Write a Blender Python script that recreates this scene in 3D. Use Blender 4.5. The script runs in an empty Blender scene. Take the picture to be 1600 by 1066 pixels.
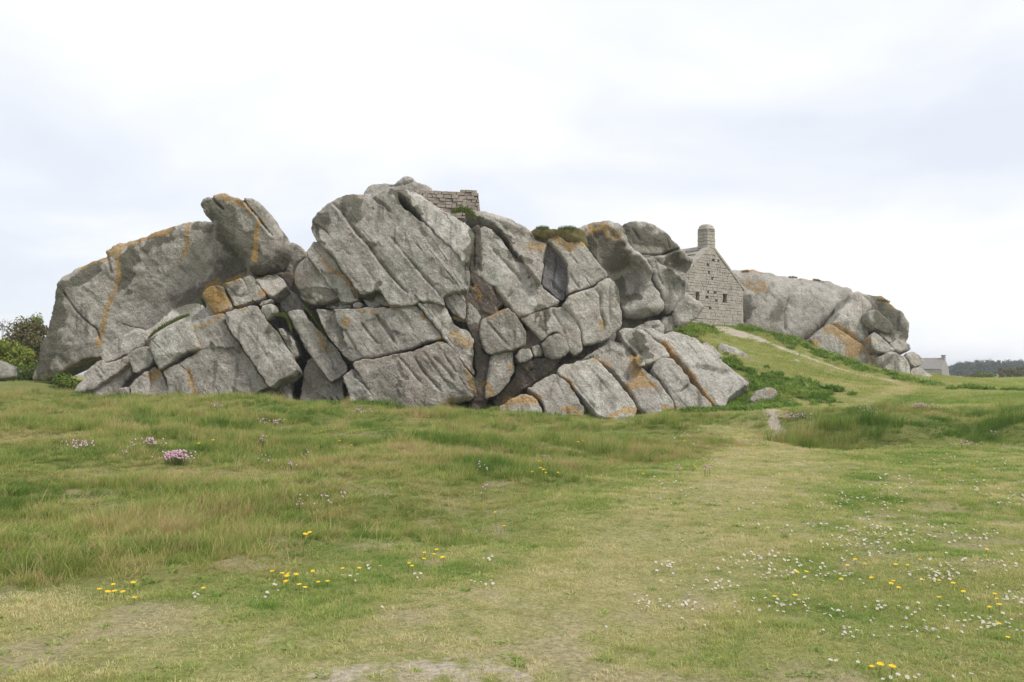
import bpy, bmesh, math, random
import numpy as np
from mathutils import Vector, noise as mnoise, geometry as mgeo
from mathutils import Matrix

random.seed(7)
rng = np.random.default_rng(11)
scene = bpy.context.scene

# ------------------------------------------------------------------ camera
F = 1400.0                  # focal length in pixels of a 1600 px wide frame
EYE = 1.6                   # eye height in metres
PITCH = math.atan(52.0 / F)
cam_data = bpy.data.cameras.new("camera")
cam_data.sensor_width = 36.0
cam_data.lens = 36.0 * F / 1600.0
cam_data.clip_end = 6000.0
cam = bpy.data.objects.new("camera", cam_data)
scene.collection.objects.link(cam)
cam.location = (0, 0, EYE)
cam.rotation_euler = (math.radians(90) + PITCH, 0, 0)
scene.camera = cam

# ------------------------------------------------------------------ sky and sun
SUN_DIR = Vector((0.62, -0.42, 0.95)).normalized()
world = bpy.data.worlds.new("World")
scene.world = world
world.use_nodes = True
wn, wl = world.node_tree.nodes, world.node_tree.links
wn.clear()
w_out = wn.new("ShaderNodeOutputWorld")
w_bg = wn.new("ShaderNodeBackground")
w_bg.inputs["Strength"].default_value = 0.1
w_sky = wn.new("ShaderNodeTexSky")
w_sky.sky_type = 'NISHITA'
w_sky.sun_disc = False
w_sky.sun_elevation = math.asin(SUN_DIR.z)
w_sky.sun_rotation = math.atan2(SUN_DIR.x, SUN_DIR.y)
w_tc = wn.new("ShaderNodeTexCoord")
w_sep = wn.new("ShaderNodeSeparateXYZ")
wl.new(w_tc.outputs["Generated"], w_sep.inputs[0])
w_zz = wn.new("ShaderNodeMath"); w_zz.operation = 'MAXIMUM'
wl.new(w_sep.outputs["Z"], w_zz.inputs[0]); w_zz.inputs[1].default_value = 0.0
w_za = wn.new("ShaderNodeMath"); w_za.operation = 'ADD'
wl.new(w_zz.outputs[0], w_za.inputs[0]); w_za.inputs[1].default_value = 0.22
w_dx = wn.new("ShaderNodeMath"); w_dx.operation = 'DIVIDE'
w_dy = wn.new("ShaderNodeMath"); w_dy.operation = 'DIVIDE'
wl.new(w_sep.outputs["X"], w_dx.inputs[0]); wl.new(w_za.outputs[0], w_dx.inputs[1])
wl.new(w_sep.outputs["Y"], w_dy.inputs[0]); wl.new(w_za.outputs[0], w_dy.inputs[1])
w_cmb = wn.new("ShaderNodeCombineXYZ")
wl.new(w_dx.outputs[0], w_cmb.inputs[0]); wl.new(w_dy.outputs[0], w_cmb.inputs[1])
w_cmb.inputs[2].default_value = 3.7
w_noise = wn.new("ShaderNodeTexNoise")
w_noise.inputs["Scale"].default_value = 0.85
w_noise.inputs["Detail"].default_value = 5.0
w_noise.inputs["Roughness"].default_value = 0.5
w_noise.inputs["Distortion"].default_value = 0.4
wl.new(w_cmb.outputs[0], w_noise.inputs["Vector"])
w_ramp = wn.new("ShaderNodeValToRGB")
w_ramp.color_ramp.interpolation = 'EASE'
w_ramp.color_ramp.elements[0].position = 0.35
w_ramp.color_ramp.elements[0].color = (0.735, 0.775, 0.855, 1)
w_ramp.color_ramp.elements[1].position = 0.64
w_ramp.color_ramp.elements[1].color = (0.97, 0.975, 0.985, 1)
wl.new(w_noise.outputs["Fac"], w_ramp.inputs[0])
w_scale = wn.new("ShaderNodeVectorMath"); w_scale.operation = 'SCALE'
wl.new(w_ramp.outputs["Color"], w_scale.inputs[0]); w_scale.inputs["Scale"].default_value = 6.7
w_mix = wn.new("ShaderNodeMix"); w_mix.data_type = 'RGBA'
w_mix.inputs[0].default_value = 0.94
wl.new(w_sky.outputs["Color"], w_mix.inputs[6]); wl.new(w_scale.outputs[0], w_mix.inputs[7])
wl.new(w_mix.outputs[2], w_bg.inputs["Color"])
wl.new(w_bg.outputs[0], w_out.inputs[0])

sun_data = bpy.data.lights.new("sun", 'SUN')
sun_data.energy = 1.5  # soft light through thin overcast
sun_data.angle = math.radians(14)
sun_data.color = (1.0, 0.965, 0.91)
sun = bpy.data.objects.new("sun", sun_data)
scene.collection.objects.link(sun)
sun.rotation_euler = SUN_DIR.to_track_quat('Z', 'Y').to_euler()

scene.view_settings.view_transform = 'Standard'
scene.view_settings.look = 'None'
scene.view_settings.gamma = 1.0
scene.view_settings.use_curve_mapping = False
scene.view_settings.exposure = 0.77

# ------------------------------------------------------------------ helpers
CP, SP = math.cos(PITCH), math.sin(PITCH)

def ray(px, py):
    """slopes (x per y, z per y) of the sight line through a pixel of the 1600x1066 frame"""
    u, v = (px - 800.0) / F, (533.0 - py) / F
    fy = CP - SP * v
    return u / fy, (SP + CP * v) / fy

def at(px, py, Y):
    a, b = ray(px, py)
    return Vector((a * Y, Y, EYE + b * Y))

def link(o, parent=None):
    scene.collection.objects.link(o)
    if parent is not None:
        o.parent = parent
    return o

def tag(o, label=None, cat=None, group=None, kind=None):
    if label: o["label"] = label
    if cat: o["category"] = cat
    if group: o["group"] = group
    if kind: o["kind"] = kind
    return o

def empty(name, loc, label, cat, group=None, rz=0.0):
    o = bpy.data.objects.new(name, None)
    o.empty_display_size = 0.3
    o.location = loc
    o.rotation_euler = (0, 0, rz)
    link(o)
    return tag(o, label, cat, group)

def mesh_obj(name, verts, faces, mats, parent=None, origin=None, smooth=True, mat_idx=None):
    """verts in the parent's space; origin = offset of the object inside that space"""
    me = bpy.data.meshes.new(name)
    v = np.asarray(verts, dtype=np.float64)
    if origin is not None:
        v = v - np.asarray(origin)
    me.from_pydata(v.tolist(), [], faces)
    for m in (mats if isinstance(mats, (list, tuple)) else [mats]):
        me.materials.append(m)
    if mat_idx is not None:
        me.polygons.foreach_set("material_index", mat_idx)
    if smooth:
        me.polygons.foreach_set("use_smooth", [True] * len(me.polygons))
    me.update()
    o = bpy.data.objects.new(name, me)
    if origin is not None:
        o.location = origin
    link(o, parent)
    return o

def smoothstep(a, b, x):
    t = np.clip((x - a) / (b - a), 0, 1)
    return t * t * (3 - 2 * t)

# ------------------------------------------------------------------ materials
class NT:
    def __init__(self, name):
        self.mat = bpy.data.materials.new(name)
        self.mat.use_nodes = True
        self.n, self.l = self.mat.node_tree.nodes, self.mat.node_tree.links
        self.n.clear()
        self.out = self.n.new("ShaderNodeOutputMaterial")
        self.pos = None
    def P(self):
        if self.pos is None:
            self.pos = self.n.new("ShaderNodeNewGeometry").outputs["Position"]
        return self.pos
    def mapping(self, scale=(1, 1, 1), rot=(0, 0, 0), src=None):
        m = self.n.new("ShaderNodeMapping")
        m.inputs["Scale"].default_value = scale
        m.inputs["Rotation"].default_value = rot
        self.l.new(src or self.P(), m.inputs["Vector"])
        return m.outputs[0]
    def rotscale(self, ang, scale):
        a = self.mapping((1, 1, 1), (0, ang, 0))
        return self.mapping(scale, (0, 0, 0), a)
    def noise(self, scale, detail=4, rough=0.55, vec=None, dist=0.0):
        t = self.n.new("ShaderNodeTexNoise")
        t.inputs["Scale"].default_value = scale
        t.inputs["Detail"].default_value = detail
        t.inputs["Roughness"].default_value = rough
        t.inputs["Distortion"].default_value = dist
        self.l.new(vec or self.P(), t.inputs["Vector"])
        return t.outputs["Fac"]
    def ramp(self, fac, p0, p1, c0=(0, 0, 0, 1), c1=(1, 1, 1, 1)):
        r = self.n.new("ShaderNodeValToRGB")
        r.color_ramp.elements[0].position = p0
        r.color_ramp.elements[1].position = p1
        r.color_ramp.elements[0].color = c0 if len(c0) == 4 else (*c0, 1)
        r.color_ramp.elements[1].color = c1 if len(c1) == 4 else (*c1, 1)
        self.l.new(fac, r.inputs[0])
        return r.outputs["Color"]
    def mixc(self, fac, a, b):
        m = self.n.new("ShaderNodeMix"); m.data_type = 'RGBA'
        for i, x in ((0, fac), (6, a), (7, b)):
            if isinstance(x, (int, float)): m.inputs[i].default_value = x
            elif isinstance(x, tuple): m.inputs[i].default_value = (*x, 1) if len(x) == 3 else x
            else: self.l.new(x, m.inputs[i])
        return m.outputs[2]
    def math(self, op, a, b=None, clamp=False):
        m = self.n.new("ShaderNodeMath"); m.operation = op; m.use_clamp = clamp
        for i, x in ((0, a), (1, b)):
            if x is None: continue
            if isinstance(x, (int, float)): m.inputs[i].default_value = x
            else: self.l.new(x, m.inputs[i])
        return m.outputs[0]
    def attr(self, name, kind='GEOMETRY'):
        a = self.n.new("ShaderNodeAttribute")
        a.attribute_name = name; a.attribute_type = kind
        return a
    def sep(self, col):
        s = self.n.new("ShaderNodeSeparateColor")
        self.l.new(col, s.inputs[0])
        return s.outputs
    def bump(self, height, strength, dist, normal=None):
        b = self.n.new("ShaderNodeBump")
        b.inputs["Strength"].default_value = strength
        b.inputs["Distance"].default_value = dist
        self.l.new(height, b.inputs["Height"])
        if normal is not None: self.l.new(normal, b.inputs["Normal"])
        return b.outputs[0]
    def finish(self, color, rough=0.9, normal=None, spec=0.2, trans=None):
        b = self.n.new("ShaderNodeBsdfPrincipled")
        if isinstance(color, tuple): b.inputs["Base Color"].default_value = (*color, 1)
        else: self.l.new(color, b.inputs["Base Color"])
        b.inputs["Roughness"].default_value = rough
        b.inputs["Specular IOR Level"].default_value = spec
        if normal is not None: self.l.new(normal, b.inputs["Normal"])
        sh = b.outputs[0]
        if trans is not None:
            t = self.n.new("ShaderNodeBsdfTranslucent")
            if isinstance(color, tuple): t.inputs["Color"].default_value = (*color, 1)
            else: self.l.new(color, t.inputs["Color"])
            m = self.n.new("ShaderNodeMixShader"); m.inputs[0].default_value = trans
            self.l.new(sh, m.inputs[1]); self.l.new(t.outputs[0], m.inputs[2])
            sh = m.outputs[0]
        self.l.new(sh, self.out.inputs[0])
        return self.mat

def granite(name, ca, cb, pink, speck=1.0, crack=1.0):
    t = NT(name)
    big = t.noise(0.32, 4, 0.55, dist=0.6)
    mid = t.noise(1.6, 6, 0.62, dist=0.3)
    fine = t.noise(9.0, 5, 0.7)
    grain = t.noise(38.0, 3, 0.7)
    # tone
    col = t.mixc(t.ramp(mid, 0.36, 0.64), ca, cb)
    col = t.mixc(t.math('MULTIPLY', t.sep(t.ramp(big, 0.45, 0.68))[0], 0.55), col, pink)
    pa = t.attr("paint")
    pr, pg, pb = t.sep(pa.outputs["Color"])[0:3]
    col = t.mixc(t.math('MULTIPLY', pa.outputs['Alpha'], t.sep(t.ramp(t.noise(0.7, 5, 0.65), 0.35, 0.6))[0]), col, (0.35, 0.295, 0.25))
    # streaks that run down the foliation
    st = t.noise(1.3, 5, 0.6, vec=t.rotscale(math.radians(38), (2.6, 1.0, 0.45)))
    col = t.mixc(t.math('MULTIPLY', t.sep(t.ramp(st, 0.50, 0.68))[0], 0.55), col, (0.17, 0.15, 0.12))
    st2 = t.noise(3.4, 5, 0.65, vec=t.rotscale(math.radians(38), (3.2, 1.0, 0.4)))
    col = t.mixc(t.math('MULTIPLY', t.sep(t.ramp(st2, 0.54, 0.68))[0], 0.40), col, (0.52, 0.50, 0.445))
    # pale crustose lichen in small spots
    vor = t.n.new("ShaderNodeTexVoronoi"); vor.inputs["Scale"].default_value = 5.0
    vor.inputs["Randomness"].default_value = 1.0
    wv = t.n.new("ShaderNodeVectorMath"); wv.operation = 'ADD'
    t.l.new(t.P(), wv.inputs[0])
    nz = t.n.new("ShaderNodeTexNoise"); nz.inputs["Scale"].default_value = 6.7; nz.inputs["Detail"].default_value = 3
    t.l.new(t.P(), nz.inputs["Vector"])
    sc = t.n.new("ShaderNodeVectorMath"); sc.operation = 'SCALE'; sc.inputs["Scale"].default_value = 0.28
    t.l.new(nz.outputs["Color"], sc.inputs[0]); t.l.new(sc.outputs[0], wv.inputs[1])
    t.l.new(wv.outputs[0], vor.inputs["Vector"])
    spot = t.sep(t.ramp(vor.outputs["Distance"], 0.10, 0.30, (1, 1, 1), (0, 0, 0)))[0]
    where = t.sep(t.ramp(t.math('ADD', t.noise(0.9, 4, 0.6), t.math('MULTIPLY', pb, 0.3)), 0.44, 0.62))[0]
    col = t.mixc(t.math('MULTIPLY', t.math('MULTIPLY', spot, where), 0.85 * speck), col, (0.70, 0.69, 0.62))
    # general pale weathering where painted
    pw = t.math('MULTIPLY', pb, t.sep(t.ramp(fine, 0.25, 0.6))[0])
    col = t.mixc(t.math('MULTIPLY', pw, 0.6), col, (0.56, 0.535, 0.49))
    # grey green film and black lichen
    dk = t.math('ADD', t.math('MULTIPLY', pg, 2.3), t.math('SUBTRACT', mid, 0.62))
    dk = t.sep(t.ramp(t.math('ADD', dk, t.math('MULTIPLY', t.math('SUBTRACT', fine, 0.5), 0.9)), 0.10, 0.62))[0]
    col = t.mixc(t.math('MULTIPLY', dk, 0.85), col, (0.125, 0.117, 0.085))
    # black flecks
    fl = t.sep(t.ramp(t.noise(16.0, 4, 0.75), 0.60, 0.72))[0]
    fl = t.math('MULTIPLY', fl, t.sep(t.ramp(t.noise(1.1, 3, 0.6), 0.42, 0.6))[0])
    col = t.mixc(t.math('MULTIPLY', fl, 0.6), col, (0.10, 0.095, 0.08))
    # water streaks: dark film running straight down
    ws = t.noise(1.0, 5, 0.62, vec=t.mapping((3.0, 1.5, 0.22)))
    wm = t.math('MULTIPLY', t.sep(t.ramp(ws, 0.52, 0.66))[0], t.sep(t.ramp(t.noise(0.28, 3, 0.5), 0.44, 0.58))[0])
    col = t.mixc(t.math('MULTIPLY', wm, 0.72), col, (0.12, 0.112, 0.092))
    # hairline cracks along the foliation, their inner shadow painted in as dark lines
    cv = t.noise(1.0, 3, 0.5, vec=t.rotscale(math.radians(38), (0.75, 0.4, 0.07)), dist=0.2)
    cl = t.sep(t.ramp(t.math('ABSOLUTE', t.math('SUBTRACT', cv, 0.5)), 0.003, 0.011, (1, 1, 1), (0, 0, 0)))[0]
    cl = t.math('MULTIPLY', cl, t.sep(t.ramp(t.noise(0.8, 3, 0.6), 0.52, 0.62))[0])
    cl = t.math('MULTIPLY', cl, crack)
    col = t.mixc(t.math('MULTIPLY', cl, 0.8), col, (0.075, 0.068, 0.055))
    # orange lichen
    om = t.math('ADD', t.math('MULTIPLY', pr, 0.72), t.math('MULTIPLY', t.math('SUBTRACT', t.noise(3.6, 8, 0.78), 0.5), 2.3))
    om = t.sep(t.ramp(om, 0.36, 0.56))[0]
    ov = t.n.new('ShaderNodeTexVoronoi'); ov.inputs['Scale'].default_value = 11.0; t.l.new(wv.outputs[0], ov.inputs['Vector'])
    om = t.math('MULTIPLY', om, t.math('ADD', .62, t.math('MULTIPLY', t.sep(t.ramp(ov.outputs['Distance'], .3, .5, (1, 1, 1), (0, 0, 0)))[0], .38)))
    oc = t.mixc(t.ramp(fine, 0.35, 0.65), (0.40, 0.20, 0.035), (0.52, 0.33, 0.085))
    om = t.math('MULTIPLY', om, t.math('MULTIPLY', pr, 2.2, clamp=True))
    col = t.mixc(t.math('MULTIPLY', om, 0.85), col, oc)
    # faint scattered ochre
    oc2 = t.sep(t.ramp(t.noise(2.3, 5, 0.7, vec=t.mapping((1, 1, 1.3))), 0.60, 0.74))[0]
    col = t.mixc(t.math('MULTIPLY', oc2, 0.32), col, (0.40, 0.26, 0.10))
    # grain
    gm = t.n.new("ShaderNodeMix"); gm.data_type = 'RGBA'; gm.blend_type = 'MULTIPLY'
    gm.inputs[0].default_value = 0.95
    t.l.new(col, gm.inputs[6]); t.l.new(t.ramp(t.math('ADD', t.math('MULTIPLY', grain, 0.4), t.math('MULTIPLY', t.noise(13.0, 4, 0.8), 0.6)), 0.36, 0.64, (0.50, 0.49, 0.47), (1.36, 1.36, 1.35)), gm.inputs[7])
    oi = t.n.new("ShaderNodeObjectInfo")
    hs = t.n.new("ShaderNodeHueSaturation")
    t.l.new(gm.outputs[2], hs.inputs["Color"])
    t.l.new(t.math('ADD', t.math('MULTIPLY', oi.outputs["Random"], 0.30), 0.86), hs.inputs["Value"])
    h = t.math('ADD', t.math('MULTIPLY', mid, 0.5), t.math('MULTIPLY', fine, 0.5))
    h = t.math('SUBTRACT', h, t.math('MULTIPLY', cl, 0.25))
    vb = t.n.new('ShaderNodeTexVoronoi'); vb.inputs['Scale'].default_value = 2.4; t.l.new(wv.outputs[0], vb.inputs['Vector'])
    h = t.math('ADD', h, t.math('MULTIPLY', vb.outputs['Distance'], 0.10))
    n1 = t.bump(h, 1.0, 0.22)
    n2 = t.bump(grain, 0.45, 0.03, n1)
    return t.finish(hs.outputs[0], 0.92, n2, 0.15)

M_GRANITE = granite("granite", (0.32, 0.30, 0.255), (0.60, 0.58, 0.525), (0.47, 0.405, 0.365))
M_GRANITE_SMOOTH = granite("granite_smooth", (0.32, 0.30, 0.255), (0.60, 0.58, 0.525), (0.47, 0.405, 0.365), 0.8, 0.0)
M_GRANITE_DARK = granite("granite_dark_dyke_and_shade", (0.085, 0.07, 0.06), (0.17, 0.14, 0.118), (0.21, 0.145, 0.10), 0.5)  # dark brown dyke rock; also paints shade into recessed and underside faces
M_SLATE = granite("bluish_dyke_rock", (0.16, 0.155, 0.165), (0.26, 0.255, 0.265), (0.20, 0.18, 0.18), 0.15)

def simple_stone(name, ca, cb, cc):
    t = NT(name)
    oi = t.n.new("ShaderNodeObjectInfo")
    n1 = t.noise(2.2, 5, 0.6)
    n2 = t.noise(14.0, 4, 0.7)
    col = t.mixc(t.ramp(n1, 0.35, 0.65), ca, cb)
    col = t.mixc(t.math('MULTIPLY', oi.outputs["Random"], 0.5), col, cc)
    gm = t.n.new("ShaderNodeMix"); gm.data_type = 'RGBA'; gm.blend_type = 'MULTIPLY'; gm.inputs[0].default_value = 0.8
    t.l.new(col, gm.inputs[6]); t.l.new(t.ramp(n2, 0.3, 0.7, (0.65, 0.65, 0.65), (1.2, 1.2, 1.2)), gm.inputs[7])
    return t.finish(gm.outputs[2], 0.92, t.bump(n2, 0.6, 0.04), 0.15)

M_ASHLAR = simple_stone("house_granite", (0.37, 0.335, 0.285), (0.47, 0.435, 0.38), (0.33, 0.295, 0.25))
M_MORTAR = simple_stone("house_mortar", (0.31, 0.28, 0.235), (0.39, 0.355, 0.30), (0.33, 0.295, 0.245))
M_WALLSTONE = simple_stone("summit_wall_stone", (0.29, 0.245, 0.20), (0.42, 0.36, 0.295), (0.27, 0.23, 0.20))
M_ROOFSTONE = simple_stone("roof_slab_stone", (0.33, 0.30, 0.25), (0.43, 0.40, 0.345), (0.29, 0.26, 0.215))
M_DARK = NT("dark_interior").finish((0.02, 0.018, 0.015), 0.95)

# ------------------------------------------------------------------ terrain height
GC = []   # control points x, y, z
def gp(px, py, Y):
    p = at(px, py, Y); GC.append((p.x, p.y, p.z))
def gw(x, y, z): GC.append((x, y, z))
for a in [(0,629,31),(150,628,31),(300,628,31),(450,633,31.5),(560,645,32),(700,653,33),(850,658,33),(950,661,31),
          (1060,659,28),(1150,660,27),(1190,666,25.5),(-300,629,31),
          (0,600,45),(50,602,44),(120,616,41),(300,626,39.5),(450,629,39.5),(600,643,39),(750,649,39),(900,653,38.5),
          (1050,652,39),(1110,642,40),(-300,598,45),
          (1172,603,42.5),(1200,642,38),(1280,641,38),(1288,618,41.5),(1066,512,49.5),(1124,556,46),(1100,509,55.2),(1164,513,57.5),
          (1140,529,52),(1250,566,50),(1240,532,55.2),(1300,561,53.5),(1370,581,52.5),(1440,592,53),(1350,602,46),
          (1450,610,44),(1600,612,44),(1900,612,44),(1600,596,70),(1500,593,90),(1400,640,31),(1600,638,31),(1900,638,31),
                    (1235,692,20),(1300,702,19.2),(1450,702,19.2),(1600,702,19.6),(1900,702,19.6),(1215,682,22.8),(1195,657,28)]:
    gp(*a)
for a in [(8,24,.1),(11,24,.1),(15,24,.12),(20,24,.15),(-12,2,0),(0,2,0),(12,2,0),(-12,-8,0),(12,-8,0),(0,-8,0),(3,8,0),(6,8,0),(10,8,0),(0,8,0.02),(5,13,0),(9,13,0.02),
          (14,14,0.05),(3,17,0.03),(-3,8,0.12),(-6,8,0.15),(-10,9,0.2),(-6,13,0.3),(-11,14,0.35),(0,14,0.16),(-2,11,0.2),(-9,20,0.42),(0,21,0.2),
          (3,22,0.12),(-13,26,0.58),(-4,27,0.42),(-25,24,0.6),(-35,40,0.9),(-12,60,1.4),(5,70,1.6),(20,75,1.0),(40,60,0.6),(-40,70,1.0),
          (0,95,0.8),(40,95,0.7),(-45,95,0.9),(30,30,0.5),(45,45,0.5),(-45,10,0.2),(45,10,0.1)]:
    gw(*a)
GC = np.array(GC)
def _tps(r2): return np.where(r2 > 1e-9, 0.5 * r2 * np.log(np.maximum(r2, 1e-9)), 0.0)
_n = len(GC)
_r2 = ((GC[:, None, :2] - GC[None, :, :2]) ** 2).sum(-1)
_A = np.zeros((_n + 3, _n + 3)); _A[:_n, :_n] = _tps(_r2) + np.eye(_n) * 0.4
_A[:_n, _n] = 1; _A[:_n, _n + 1:] = GC[:, :2]; _A[_n:, :_n] = _A[:_n, _n:].T
_w = np.linalg.solve(_A, np.concatenate([GC[:, 2], np.zeros(3)]))

# value noise on the plane, vectorised
_tab = rng.random((256, 256))
def vnoise(x, y, s, seed=0):
    x = np.asarray(x, float) / s + seed * 17.3; y = np.asarray(y, float) / s + seed * 9.1
    xi = np.floor(x).astype(int); yi = np.floor(y).astype(int)
    fx = x - xi; fy = y - yi
    fx = fx * fx * (3 - 2 * fx); fy = fy * fy * (3 - 2 * fy)
    g = lambda i, j: _tab[i & 255, j & 255]
    return (g(xi, yi) * (1 - fx) + g(xi + 1, yi) * fx) * (1 - fy) + (g(xi, yi + 1) * (1 - fx) + g(xi + 1, yi + 1) * fx) * fy - 0.5

def ground_h(x, y):
    x = np.asarray(x, float); y = np.asarray(y, float)
    sh = x.shape
    xf, yf = x.ravel(), y.ravel()
    out = np.empty(len(xf))
    for i in range(0, len(xf), 20000):
        s = slice(i, i + 20000)
        r2 = (xf[s, None] - GC[None, :, 0]) ** 2 + (yf[s, None] - GC[None, :, 1]) ** 2
        out[s] = _tps(r2) @ _w[:_n] + _w[_n] + xf[s] * _w[_n + 1] + yf[s] * _w[_n + 2]
    d = np.sqrt(xf ** 2 + (yf - 35) ** 2)
    k = smoothstep(62, 100, d)
    out = out * (1 - k) + k * np.where(yf > 0, 0.7, 0.2)
    t = tall_mask(xf, yf)
    out = out + (0.10 + 0.26 * t) * vnoise(xf, yf, 1.5, 1) * smoothstep(2, 8, yf) + (0.03 + 0.06 * t) * vnoise(xf, yf, 0.45, 2)
    bank = smoothstep(5.9, 7.6, xf + 1.2 * vnoise(xf, yf, 2.0, 9)) * smoothstep(19.9, 21.1, yf + 1.6 * vnoise(xf, yf, 1.8, 10)) * smoothstep(31, 24, yf)
    out = out + .5 * bank + .16 * np.exp(-((xf - 4.3) / 1.9) ** 2 - ((yf - 25.6) / 1.7) ** 2)
    out = out + 0.26 * vnoise(xf, yf, 3.3, 5) * t * smoothstep(7, 13, yf)
    return out.reshape(sh)

EDGE_Y = np.array([-50, 3.5, 5.6, 6.2, 6.5, 7.2, 8.45, 10.4, 14, 17, 20.5, 23, 27, 31, 36, 40])
EDGE_X = np.array([-9, -9, -5.5, -3.4, -1.9, -1.24, -0.6, 0.0, 2.0, 3.4, 5.0, 5.3, 7.0, 8.0, 9.2, 9.6])
def tall_mask(x, y):
    """0..1: rough long grass of the left bank and of the right hand bank"""
    xe = np.interp(y, EDGE_Y, EDGE_X) + 0.9 * vnoise(x, y, 1.1, 3) + 0.5 * vnoise(x, y, 0.4, 4)
    m = smoothstep(0.9, -0.8, x - xe) * smoothstep(47, 44, y)
    b = smoothstep(6.0, 6.8, x + 0.6 * vnoise(x, y, 1.2, 6)) * smoothstep(19.0, 20.0, y + 0.8 * vnoise(x, y, 1.0, 7)) * smoothstep(26.0, 24.2, y + 1.2 * vnoise(x, y, 2.0, 8))
    return np.maximum(m, b)

# ------------------------------------------------------------------ rock painting (lichen, stains): pixel polylines, radius, strength
PAINT = [
 # orange lichen
 (0,[(128,413),(166,399),(186,381),(224,371),(262,356)],9,.9),(0,[(186,384),(187,410),(184,440),(172,475),(162,510),(156,538)],4.2,1.6),
 (0,[(292,348),(292,380),(284,405)],4,1.0),(0,[(340,304),(372,312),(392,330)],9,.9),(0,[(405,344),(401,375),(396,405)],5,1.35),
 (0,[(330,455),(342,475)],17,1.5),(0,[(350,444),(378,434)],6,1.0),(0,[(409,459)],9,1.0),(0,[(300,512),(345,492)],9,.6),(0,[(238,592),(250,583)],9,1.3),
 (0,[(293,578),(306,614)],5,1.2),(0,[(496,518),(506,542)],10,.75),(0,[(541,505)],8,1.4),(0,[(513,312),(523,306)],9,.8),(0,[(560,486),(620,484)],6,.7),
 (0,[(691,532)],7,1.3),(0,[(662,497)],8,.8),(0,[(730,580),(742,610)],8,.7),(0,[(712,522),(728,540)],12,.8),(0,[(500,402),(560,456)],5,.8),
 (0,[(873,372),(892,386)],10,1.3),(0,[(905,381)],9,.8),(0,[(832,382),(850,382)],11,.8),(0,[(766,501),(790,484)],5,.8),(0,[(760,600),(768,622)],8,.8),
 (0,[(801,575)],8,.8),(0,[(896,461)],9,.8),(0,[(918,361),(944,355),(966,372)],13,.7),(0,[(906,362)],7,1.0),(0,[(796,632),(812,626),(838,624)],12,1.0),
 (0,[(994,558),(994,582),(1004,596)],10,1.35),(0,[(982,602),(1022,600)],8,.95),(0,[(1038,540),(1056,558),(1072,578),(1112,628)],5,1.3),
 (0,[(1038,637),(1052,642)],9,1.0),(0,[(955,645),(996,640)],5,1.0),(0,[(884,641),(908,644)],8,.85),(0,[(882,592),(896,606)],7,.8),(0,[(926,562),(950,572)],6,.7),
 (0,[(1190,445),(1192,455)],11,.8),(0,[(1170,436),(1180,450)],11,.7),(0,[(1165,414),(1200,416)],8,.8),(0,[(1245,425),(1282,428)],6,.8),
 (0,[(1296,510),(1326,528),(1340,545),(1330,552)],13,1.25),(0,[(1272,534)],8,1.4),(0,[(1362,556)],9,1.2),(0,[(1372,461),(1405,478)],7,.9),
 (0,[(1205,612)],6,1.0),(0,[(476,400),(490,380)],6,.6),(0,[(380,478),(345,488)],6,.7),(0,[(1358,530)],7,.9),(0,[(942,500),(938,515)],8,.7),(0,[(743,450),(748,466)],8,.7),
 # grey green film and black lichen
 (1,[(80,455),(76,500),(58,565)],26,.62),(1,[(100,440),(135,425),(150,418)],15,.6),(1,[(208,388),(206,415),(196,440)],15,.62),(1,[(238,376),(262,362)],8,.5),
 (1,[(312,356)],14,.6),(1,[(355,425),(335,455),(290,470)],30,.36),(1,[(110,560),(90,530)],16,.3),
 (1,[(345,335),(375,375),(388,405)],30,.55),(1,[(438,396),(420,420)],14,.45),(1,[(490,334),(505,345)],18,.45),(1,[(545,320),(556,332)],15,.4),
 (1,[(466,455),(520,464)],11,.5),(1,[(560,455),(592,452)],9,.6),(1,[(938,374),(962,404)],28,.38),(1,[(995,368),(1042,382)],22,.5),(1,[(1058,404),(1076,414)],13,.5),
 (1,[(966,450),(985,462)],14,.7),(1,[(790,345),(816,366)],14,.3),(1,[(988,533),(1010,550)],12,.55),(1,[(1163,470),(1168,500)],13,.6),(1,[(1205,502),(1215,470)],14,.3),
 (1,[(1385,480),(1395,500)],30,.5),(1,[(596,600),(620,620)],25,.22),(1,[(850,486),(851,524)],7,.75),(1,[(741,372),(742,410)],10,.8),(1,[(760,350),(790,376),(826,420)],6,.6),
 (1,[(622,304),(640,322),(650,334)],9,.6),(1,[(428,520),(450,545)],10,.35),(1,[(742,560),(748,600)],10,.6),(1,[(1010,385)],14,.3),(1,[(1390,565)],12,.35),
 # pale weathered skin
 (2,[(1050,535),(1110,575),(1140,600)],34,.85),(2,[(262,492),(320,480)],16,.9),(2,[(214,520),(190,536)],12,.7),(2,[(705,490),(714,540)],14,.8),(2,[(656,508),(676,520)],14,.7),
 (2,[(718,488)],10,.8),(2,[(986,384),(1016,416)],5,.9),(2,[(555,600)],12,.7),(2,[(1190,430),(1300,450)],24,.6),(2,[(1378,498),(1375,535)],14,.7),
 (2,[(444,562),(432,520)],10,.8),(2,[(742,492)],8,1.0),(2,[(1300,525),(1318,540)],12,.8),(2,[(680,330),(720,365)],18,.5),(2,[(800,340),(760,330)],14,.6),
 (2,[(1060,425),(1072,440)],8,.7),(2,[(980,512),(1010,525)],8,.6),(2,[(640,400),(600,350),(680,440)],30,.3),(2,[(836,440),(800,460)],20,.35)]
PAINT = [(c, np.array(p, float), r, s) for c, p, r, s in PAINT]

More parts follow.
